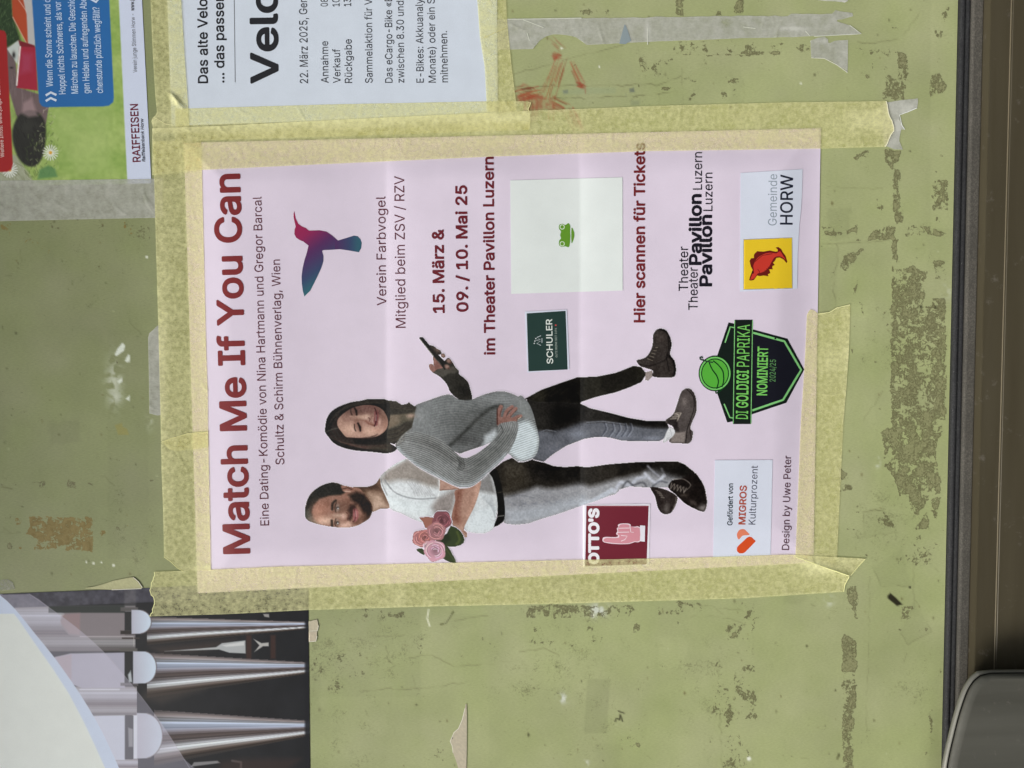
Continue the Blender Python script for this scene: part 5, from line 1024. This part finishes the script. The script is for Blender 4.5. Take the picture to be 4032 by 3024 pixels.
    c.poly(A([(1030, -150), (1300, -150), (1330, 1640), (1112, 1640), (1035, 0)]), (206, 216, 236), 4)
    o = sheet('story_poster', POLY['picture'], M_PRINT, HO, 0, 3, paint=c.sample()); tag(o, 'colourful story hour poster with blue text panel, red book and daisies on grass', 'poster')
    T2 = lambda s_, a, b, cap, col, bo=.002, nm='text_line', **k: T(s_, a, b, cap, col, bo, nm, HO, .0001, M_PRINT, o, **k)
    LB = (190, 212, 236)
    T2('Wenn die Sonne scheint und d', (209, 341), (198, -4), 27, LB, .01); T2('Hoppel nichts Schöneres, als vor d', (259, 370), (239, -14), 27, LB, .01); T2('Märchen zu lauschen. Die Geschic', (308, 368), (294, -6), 27, LB, .01)
    T2('gen Helden und aufregenden Abe', (354, 367), (340, -8), 27, LB, .01); T2('chenstunde plötzlich wegfällt?', (406, 366), (391, 27), 27, LB, .01)
    for yy in (396, 374): ribbon('quote_mark', [(180, yy + 2), (200, yy - 10), (222, yy)], 9, M_PRINT, HO, .0001, (206, 220, 236), o)
    ribbon('quote_mark', [(354, -6), (378, 8), (394, -12)], 9, M_PRINT, HO, .0001, (206, 220, 236), o)
    T2('RAIFFEISEN', (554, 637), (543, 409), 32, (104, 34, 54), .012, 'name_text'); T2('Raiffeisenbank Horw', (572, 637), (564, 466), 13, (46, 44, 56), .01, 'small_text', shear=.25)
    T2('Verein junge Stimmen Horw -', (540, 285), (530, 54), 16, (64, 66, 76), 0, 'small_text'); T2('www.jun', (529, 42), (527, -18), 16, (52, 54, 62), .016, 'small_text')
    T2('Weitere Infos: www.junge-stimmen', (17, 619), (-2, 300), 15, (226, 196, 190), .008, 'small_text')
story()

# ------------------------------------------------------------------ organ concert poster (lower left corner)
def organ():
    c = Canvas(-60, 2280, 1235, 3105, 2, base=(26, 28, 32)); k = 1280 / 2212; Q = lambda p: Z(0, 2194, k, p)
    n = vnoise(c.X.shape, 40, 31, 3) - .5; c.c += n[..., None] * 16
    def vgrad(y0, y1, cols):
        ys = np.linspace(0, 1, len(cols)); cols = np.array(cols, float)
        return lambda f: np.stack([np.interp(f, ys, cols[:, i]) for i in range(3)], -1)
    G = vgrad(0, 1, [(84, 80, 82), (124, 116, 116), (146, 150, 158), (170, 182, 202), (138, 146, 164), (112, 108, 114), (80, 70, 68), (88, 80, 80), (150, 152, 158), (224, 232, 238), (112, 104, 100), (62, 52, 46), (44, 42, 42)])
    rs = np.random.default_rng(9).random(64)
    def stre(f, q): return 1 + q * (np.interp(f, np.linspace(0, 1, 64), rs) - .5)
    def cone(top, bot, x1=None):
        # a tapering pipe foot between two edge lines, shaded across its width
        (xa, ya), (xb, yb) = top; (xc, yc), (xd, yd) = bot
        X, Y = c.X, c.Y; t = np.clip((X - xa) / (xb - xa), 0, 1); lo = ya + (yb - ya) * t; hi = yc + (yd - yc) * t
        f = (Y - lo) / (hi - lo); m = (f > 0) & (f < 1) & (X > xa) & (X < xb)
        c.c[m] = (G(np.clip(f + .02 * np.sin(t * 5), 0, 1)) * (stre(f, .5) * (1 - .18 * np.exp(-t * 9)))[..., None])[m]
    def P2(a): return Q([a])[0]
    cone((P2((1000, 405)), P2((2110, 440))), (P2((1000, 600)), P2((2110, 486))))
    cone((P2((1000, 650)), P2((2110, 715))), (P2((1000, 960)), P2((2110, 790))))
    cone((P2((1050, 1040)), P2((2110, 1112))), (P2((1050, 1420)), P2((2110, 1215))))
    c.poly(Q([(1020, 610), (1600, 560), (1400, 640), (1100, 660)]), (74, 62, 56), 30, .6); c.poly(Q([(1000, 900), (1400, 900), (1100, 1000), (960, 960)]), (72, 64, 58), 30, .6)
    # upper bodies of the pipes
    B = vgrad(0, 1, [(116, 112, 114), (182, 186, 196), (140, 140, 148), (98, 92, 94), (150, 150, 154), (78, 74, 74)])
    def tube(x0, x1, y0, y1, slope=0):
        a = P2((x0, y0)); b = P2((x1, y1)); X, Y = c.X, c.Y; f = (Y - a[1] - (X - a[0]) * slope) / (b[1] - a[1]); m = (f > 0) & (f < 1) & (X > a[0]) & (X < b[0]); c.c[m] = (B(f) * stre(f, .22)[..., None])[m]
    tube(100, 920, 330, 640); tube(100, 930, 880, 1080); tube(100, 940, 1375, 1460)
    for p, col in (([(330, 335), (850, 330), (850, 535), (560, 545), (470, 530), (425, 480), (412, 430), (440, 385)], (128, 122, 126)), ([(330, 690), (480, 655), (850, 648), (850, 890), (560, 892), (480, 860)], (166, 166, 182)), ([(560, 1080), (850, 1075), (850, 1380), (700, 1380)], (196, 206, 222))):
        c.poly(Q(p), col, 5)
    c.poly(Q([(330, 330), (850, 328), (850, 378), (330, 378)]), (46, 52, 50), 5); c.poly(Q([(420, 390), (545, 380), (545, 530), (470, 520), (415, 450)]), (150, 128, 130), 10, .7)
    c.poly(Q([(380, 680), (486, 660), (486, 850), (420, 780)]), (168, 150, 156), 8, .7)
    for x, y0, y1 in ((848, 370, 500), (848, 645, 860), (852, 1075, 1375)): c.poly(Q(box(x, y0, x + 48, y1)), (36, 38, 40), 4)
    for x, y0, y1, col in ((820, 500, 524, (44, 40, 38)), (830, 546, 556, (60, 54, 50)), (815, 620, 640, (90, 88, 86)), (820, 855, 875, (84, 82, 84)), (820, 340, 368, (86, 84, 84))): c.poly(Q(box(x, y0, x + 120, y1)), col, 4)
    c.stroke(Q([(545, 900), (810, 900)]), 5, (226, 232, 240), 5, .9); c.stroke(Q([(545, 540), (905, 540)]), 4, (186, 182, 186), 4, .8); c.stroke(Q([(910, 545), (910, 605)]), 2.5, (190, 186, 184), 3, .7)
    # round mouths
    for cx, cy, rx, ry, x0 in ((945, 440, 85, 82, 895), (980, 750, 85, 110, 905), (980, 1215, 126, 155, 930)):
        out = [(x0, cy - ry)] + [(cx + rx * math.cos(a), cy + ry * math.sin(a)) for a in np.linspace(-1.4, 1.4, 16)] + [(x0, cy + ry)]
        f = lambda X, Y: np.stack([np.interp(X, [x0 * k, (cx + rx) * k], [176, 196]), np.interp(X, [x0 * k, (cx + rx) * k], [178, 212]), np.interp(X, [x0 * k, (cx + rx) * k], [192, 228])], -1)
        c.poly(Q(out), f, 4); c.stroke(Q(out[1:-1]), 4, (84, 72, 74), 4, .7)
    c.poly(Q(box(908, 1075, 934, 1372)), (214, 222, 232), 4); c.poly(Q([(872, 1160), (905, 1170), (905, 1290), (876, 1290)]), (150, 152, 154), 6, .7); c.poly(Q([(870, 800), (890, 770), (900, 850), (878, 850)]), (206, 214, 220), 6, .8)
    # small details in the dark
    c.poly(Q([(1120, 640), (1470, 612), (1510, 585), (1670, 566), (1672, 655), (1560, 650), (1490, 628)]), (164, 168, 170), 4); c.poly(Q([(1510, 600), (1660, 575), (1660, 600), (1540, 610)]), (206, 208, 208), 5, .7); c.poly(Q([(1725, 556), (1780, 585), (1828, 580), (1828, 606), (1790, 606), (1730, 645), (1765, 600)]), (168, 168, 166), 4)
    for x in (1675, 1840): c.poly(Q(box(x, 530, x + 36, 690)), (66, 44, 38), 8, .8)
    c.poly(Q([(1790, 386), (1830, 386), (1832, 410), (1800, 405)]), (160, 158, 156), 4, .9); c.poly(Q([(1320, 1395), (1480, 1385), (1500, 1400), (1300, 1425)]), (150, 150, 152), 4, .8); c.stroke(Q([(1580, 1385), (1640, 1395), (1640, 1440)]), 8, (110, 108, 110), 6, .8); c.poly(Q([(1500, 1390), (1640, 1370), (2050, 1370), (1900, 1500), (1480, 1500)]), (68, 48, 42), 30, .5); c.poly(Q(box(2075, 360, 2112, 1500)), (22, 24, 30), 10, .9)
    # dusty top strip
    c.poly(Q([(-100, 252), (1010, 208), (2120, 160), (2120, 262), (1050, 305), (330, 335), (-100, 350)]), (66, 66, 76), 5); m = c.mask(Q([(-100, 252), (2120, 160), (2120, 262), (330, 335), (-100, 350)])); n = vnoise(c.X.shape, 10, 33, 3); c.c += ((n - .5) * 46 * m)[..., None]
    c.poly(Q(box(845, 215, 925, 345)), (112, 110, 112), 8, .4)
    # translucent light band and the pale disc, printed
    band = Q([(-100, 150), (20, 255), (200, 250), (330, 340), (520, 480), (700, 640), (850, 810), (1000, 1000), (1130, 1180), (1250, 1370), (1330, 1500), (700, 1500), (300, 800)])
    c.poly(band, (190, 188, 204), 4, .46, sm=2)
    c.stroke(smooth(Q([(200, 250), (330, 340), (520, 480), (700, 640), (850, 810), (1000, 1000), (1130, 1180), (1250, 1370), (1330, 1500)]), 3, False), 2.5, (176, 172, 184), 3, .5)
    c.poly(Q([(-100, 200), (0, 258), (100, 350), (230, 510), (360, 670), (490, 850), (600, 1020), (700, 1200), (810, 1434), (860, 1560), (-100, 1560)]), (200, 212, 232), 3, sm=2)
    c.poly(Q([(-100, 386), (95, 385), (130, 430), (240, 590), (360, 760), (470, 930), (570, 1120), (650, 1290), (715, 1434), (760, 1560), (-100, 1560)]), (212, 218, 214), 3)
    c.c = 120 + (c.c - 120) * 1.08
    o = sheet('organ_poster', POLY['organ'], M_PRINT, HO, 0, 2, paint=c.sample()); tag(o, 'poster with silver organ pipes on black and a large pale round shape', 'poster')
organ()

# ------------------------------------------------------------------ tape
TAPES = 0
def tape(poly, label, dz, mat=None, group='yellow masking tape strips', nm='masking_tape', dens=None, lift=None, edges=(), cat='tape strip', ecol=(236, 230, 168), ew=4, ehf=None):
    def pt(U, V):
        d = np.full(len(U), .5) if dens is None else .5 + dens(U, V)
        rim = np.exp(-np.abs(seg_dist(U, V, poly, True)[0]) / 3.0) * .10
        return np.stack([d + rim] * 3, 1)
    rw = random.Random(int(poly[0][0] * 7 + poly[0][1])); pp = np.array(poly); lo, hi = pp.min(0), pp.max(0); wr = []
    for k in range(max(3, int((hi - lo).max() / 110))):          # small wrinkles pressed into the strip
        wr.append((rw.uniform(lo[0], hi[0]), rw.uniform(lo[1], hi[1]), rw.uniform(-1.3, 1.3) + (1.57 if hi[0] - lo[0] > hi[1] - lo[1] else 0), rw.uniform(14, 60), rw.uniform(.00010, .00032)))
    l0 = lift
    def lift2(U, V):
        h = 0 * U if l0 is None else l0(U, V)
        for x, y, a, L, A in wr:
            du = (U - x) * math.cos(a) + (V - y) * math.sin(a); dv = -(U - x) * math.sin(a) + (V - y) * math.cos(a) + du * du * .003
            h = h + A * np.exp(-(dv / 5.5) ** 2 - (du / L) ** 2)
        return h
    o = sheet(nm, poly, mat or M_TAPE, HB, dz, 4, None, None, pt, lift2); tag(o, label, cat, group)
    for e in edges: ribbon('torn_edge', e, ew, M_MATT, lambda u, v: HB(u, v) + (lift(u, v) if lift else 0), dz + .0002, ecol, o)
    return o
OG = 'weathered grey tape remnants'
arc = [(2310, 177), (2292, 164), (2268, 147), (2240, 140), (2210, 136), (2180, 135), (2150, 143), (2125, 160), (2108, 180), (2098, 193), (2050, 194), (2005, 195)]
def dmg(blobs): return lambda U, V: sum(a * np.exp(-((U - x) / rx) ** 2 - ((V - y) / ry) ** 2) for x, y, rx, ry, a in blobs)
tp = tape(ragged([(1960, 76), (2290, 72), (2560, 68), (2926, 62), (3100, 64), (3116, 54), (3276, 54)], 1.2, 22, 2) + [(3290, 40), (3310, 45), (3356, 51), (3359, 64), (3316, 76), (3281, 80), (3346, 100), (3360, 114), (3391, 132)] + ragged([(3391, 134), (3206, 142), (3000, 149), (2926, 150), (2550, 165), (2310, 177)], .8, 40, 3) + arc + [(1960, 196)],
     'long weathered grey tape strip with an arc cut out, beyond the white notice', .00025, M_OLD, OG, 'old_tape',
     dens=dmg(((2040, 150, 60, 18, .15), (3120, 112, 60, 8, .35), (2550, 120, 10, 50, .3), (2860, 90, 40, 16, -.25), (2200, 110, 200, 30, .06))), edges=([(3346, 100), (3391, 133), (3206, 143)], [(3171, 122), (3190, 142)], [(2552, 110), (2550, 176)], [(1998, 76), (2110, 74), (2290, 71)], [(2060, 78), (2140, 108)], [(2075, 130), (2085, 160)], [(2926, 106), (2975, 112)]), ecol=(206, 210, 196), ew=3)
sheet('blue_smear', [(2460, 92), (2472, 120), (2485, 160), (2462, 174), (2438, 172), (2448, 135)], M_MATT, HB, .0004, 5, (136, 150, 154), tp)
tape(Z(2926, 0, .5, [(530, 320), (590, 296), (640, 288), (668, 310), (672, 345), (720, 322), (760, 318), (826, 315), (822, 572), (800, 545), (740, 512), (700, 480), (640, 460), (600, 462), (536, 455)]), 'small torn grey tape patch below the ragged end of the long grey strip', .00018, M_OLD, OG, 'old_tape', dens=dmg(((3330, 210, 25, 60, .15), (3250, 160, 30, 10, .2))), edges=(Z(2926, 0, .5, [(822, 572), (740, 512), (640, 460), (536, 455)]),), ecol=(210, 212, 196), ew=3)
tape([(3210, -30), (3345, -30), (3338, 4), (3326, 10), (3290, 5), (3255, 4), (3220, 0)], 'scrap of pale grey tape cut off by the picture edge', .00018, M_OLD, OG, 'old_tape', dens=lambda U, V: .2 + 0 * U)
tape(Z(2926, 0, .5, [(1100, 812), (1240, 790), (1376, 775), (1378, 800), (1370, 850), (1300, 880), (1230, 905), (1232, 945), (1250, 985), (1272, 1020), (1225, 1020), (1242, 1030), (1232, 1080), (1230, 1110), (1258, 1178), (1190, 1176), (1130, 1150), (1110, 1160), (1100, 1000)]), 'torn silvery tape scrap sticking out at the lower end of the top yellow strip', .00022, M_OLD, OG, 'old_tape', dens=dmg(((3560, 430, 60, 30, .3), (3535, 500, 16, 30, .35), (3520, 560, 30, 20, .25))), edges=(Z(2926, 0, .5, [(1370, 850), (1300, 880), (1232, 905), (1250, 985), (1272, 1020)]),), ecol=(228, 232, 226), ew=3)
tape([(-60, 712), (300, 708), (602, 704), (640, 702), (640, 856), (608, 858), (300, 864), (0, 871), (-60, 872)], 'wide grey-green tape strip along the bottom edge of the story poster', .00026, M_OLD, OG, 'old_tape', dens=lambda U, V: -.04 + 0 * U)
tape([(583, 1330), (588, 1312), (602, 1300), (620, 1282), (650, 1280), (650, 1632), (620, 1636), (588, 1628), (586, 1480)], 'faded grey tape remnant peeking out behind the left yellow strip', .00018, M_OLD, OG, 'old_tape', dens=lambda U, V: .02 + 0 * U)
tape([(-40, 2290), (30, 2280), (50, 2292), (60, 2320), (-40, 2330)], 'thin torn tape corner above the top left corner of the organ poster', .00018, M_OLD, OG, 'old_tape', dens=lambda U, V: -.3 + 0 * U)

# yellow tape round the theatre poster
B1 = [(603, 555), (792, 552), (800, 900), (806, 1150), (812, 1400), (818, 1560), (819, 1762), (770, 1768), (700, 1775), (668, 1770), (634, 1736), (632, 1640), (624, 1300), (612, 900)]
B2 = [(634, 1742), (650, 1738), (670, 1727), (700, 1718), (740, 1706), (780, 1700), (819, 1700), (823, 1900), (828, 2150), (830, 2246), (770, 2246), (722, 2250), (700, 2238), (672, 2212), (646, 2194), (642, 2000), (636, 1850)]
tape(B1, 'yellow tape strip beside the word Can of the red poster title, overlapping another strip', .00048, dens=dmg(((640, 1400, 24, 500, .22), (760, 650, 60, 80, .05))))
tape(B2, 'yellow tape strip beside the word Match of the red poster title', .00062, dens=dmg(((650, 2000, 40, 300, .10), (800, 2235, 60, 14, .25))), edges=([(636, 1741), (670, 1728), (740, 1707), (819, 1700)], [(646, 2194), (672, 2212), (700, 2238), (722, 2250)]), ew=2.5, ecol=(214, 212, 150))
Ae = [(3489, 398), (3493, 412), (3497, 440), (3502, 458), (3512, 476), (3519, 500), (3520, 515), (3508, 530), (3500, 548), (3495, 562), (3486, 578)]
A = [(600, 505), (900, 494), (1400, 468), (2092, 436), (2600, 416), (3100, 403)] + Ae + [(3300, 583), (3232, 585), (2545, 595), (1950, 616), (1300, 645), (790, 669), (600, 690)]
tape(A, 'long yellow tape strip between white notice and pink poster, torn at its far end', .00076, dens=lambda U, V: dmg(((3430, 470, 90, 50, .25), (2250, 520, 100, 50, -.05)))(U, V) + .28 * np.exp(-((V - (478 - (U - 1500) * .03)) / 22) ** 2) * (U < 2085) + .06 * (U > 3318) * (V > 430) * (V < 530),
     edges=(Ae,), ecol=(240, 238, 206), ew=4)
Ce = ragged([(608, 2252), (602, 2286), (590, 2324), (604, 2350), (608, 2364), (604, 2390), (590, 2427)], 2.5, 9, 5)
fold = lambda U, V: .0022 * sstep((U - 3110) / 230) * np.exp(-(np.abs((V - 2187) - (U - 3111) * .345) / 20))
C = Ce + [(900, 2418), (1215, 2402), (1700, 2388), (2205, 2377), (2925, 2356), (3322, 2330), (3320, 2316), (3328, 2300), (3343, 2272), (3350, 2266), (3356, 2257), (3380, 2230), (3407, 2200), (3300, 2194), (3111, 2184), (3020, 2186), (2700, 2197), (2500, 2200), (2205, 2206), (1650, 2219), (1100, 2231), (828, 2243)]
tape(C, 'long yellow tape strip creased at one end, partly over the slip with pointing hand', .00068, lift=fold, dens=lambda U, V: dmg(((3210, 2235, 80, 28, .30), (1570, 2350, 30, 40, .15), (2850, 2190, 60, 20, .15)))(U, V) + .14 * (V < 2188 + (U - 3111) * .345) * (U > 3111),
     edges=(Ce, [(3131, 2192), (3240, 2232), (3343, 2268)], [(3407, 2201), (3380, 2230), (3350, 2266)], [(3343, 2272), (3326, 2304), (3322, 2330)]), ecol=(232, 232, 168), ew=3.5)
De = [(3177, 1240), (3184, 1226), (3192, 1218), (3205, 1222), (3221, 1235), (3250, 1232), (3266, 1229), (3290, 1214), (3320, 1210), (3340, 1202), (3347, 1199)]
D = De + [(3348, 1212), (3343, 1380), (3330, 1560), (3321, 1660), (3312, 1850), (3303, 2040), (3296, 2190), (3286, 2236), (3132, 2188), (3138, 2050), (3146, 1850), (3153, 1660), (3160, 1560), (3170, 1400)]
tape(D, 'short yellow tape strip on pink poster beside the black and green badge', .00055, dens=dmg(((3330, 1400, 20, 300, .15), (3270, 1420, 50, 40, .14))), edges=([(3221, 1236), (3266, 1230), (3296, 1212), (3347, 1200)],), ecol=(226, 226, 170), ew=3)
# yellow tape round the white notice
E_ = [(590, -60), (709, -60), (713, 0), (726, 210), (741, 427), (745, 520), (608, 520), (596, 478), (600, 466), (614, 452), (618, 440), (612, 385), (600, 180)]
tape(E_, 'yellow tape strip with a lifted crease, left edge of the white notice', .00052, dens=dmg(((690, 390, 26, 40, .28), (600, 480, 20, 20, .2), (650, 470, 70, 40, .12))), lift=lambda U, V: .0016 * np.exp(-(((U - 690) - (V - 390) * .8) / 12) ** 2) * sstep((V - 350) / 30) * sstep((440 - V) / 30), edges=([(664, 360), (690, 378), (712, 400), (738, 425)], [(598, 474), (615, 466), (650, 488), (680, 492)]), ew=2.5, ecol=(222, 220, 168))
F_ = [(690, 428), (741, 427), (1300, 411), (1915, 399), (2035, 398), (2078, 400), (2090, 404), (2088, 418), (2080, 430), (2090, 440), (2088, 470), (2083, 510), (1700, 524), (1200, 540), (800, 553), (690, 556)]
tape(F_, 'yellow tape strip along the bottom edge of the white notice, above the theatre poster', .00040, dens=dmg(((1950, 480, 160, 30, .2), (1100, 440, 300, 20, .05))), edges=([(2090, 404), (2080, 430), (2088, 470), (2083, 510)],), ew=2.5, ecol=(222, 218, 160))
G_ = [(1876, -60), (1990, -60), (1996, 75), (2012, 240), (2032, 398), (2034, 440), (1918, 440), (1908, 260), (1890, 150), (1879, 0)]
tape(G_, 'short yellow tape strip on the right edge of the white notice', .00056, dens=dmg(((1940, 110, 50, 12, .2), (1975, 90, 30, 300, -.06))), edges=([(1902, 150), (1950, 128), (1994, 108)],), ew=2, ecol=(206, 200, 140))

# torn paper scraps on the board
SG = 'torn paper scraps stuck on the board'
def scrap(poly, label, col=(196, 190, 168), dz=.0004):
    o = sheet('paper_scrap', poly, M_MATT, HB, dz, 6, col, None, lambda U, V: alb(np.array(col)) * (1 + .16 * (np.random.default_rng(5).random(len(U)) - .5))[:, None] * np.ones((len(U), 3))); tag(o, label, 'paper scrap', SG)
    ribbon('paper_edge', [poly[i] for i in range(len(poly) // 2, len(poly))], 2.5, M_MATT, HB, dz + .0001, (222, 220, 204), o); return o
scrap(Z(1100, 2194, .5, [(1472, 1110), (1477, 1250), (1476, 1500), (1470, 1760), (1415, 1760), (1408, 1659), (1390, 1600), (1368, 1540), (1362, 1490), (1345, 1450), (1375, 1380), (1410, 1350), (1440, 1280), (1462, 1190)]), 'long pointed cream paper scrap alone on the green board', (186, 178, 156))
scrap(Z(1100, 2194, .5, [(230, 505), (298, 490), (308, 540), (300, 580), (232, 582)]), 'upper of two tiny cream scraps at the right edge of the organ poster', (188, 180, 156))
scrap(Z(1100, 2194, .5, [(232, 586), (296, 584), (296, 620), (288, 662), (232, 666)]), 'lower of two tiny cream scraps at the right edge of the organ poster', (186, 176, 154))
scrap(Z(0, 2194, .5787, [(560, 212), (640, 200), (700, 184), (780, 158), (880, 138), (905, 136), (940, 165), (968, 205), (960, 214), (760, 222)]), 'thin pale paper scrap above the black organ poster', (178, 178, 136))

print('triangles', sum(len(o.data.polygons) * 2 for o in bpy.data.objects if o.type == 'MESH'))
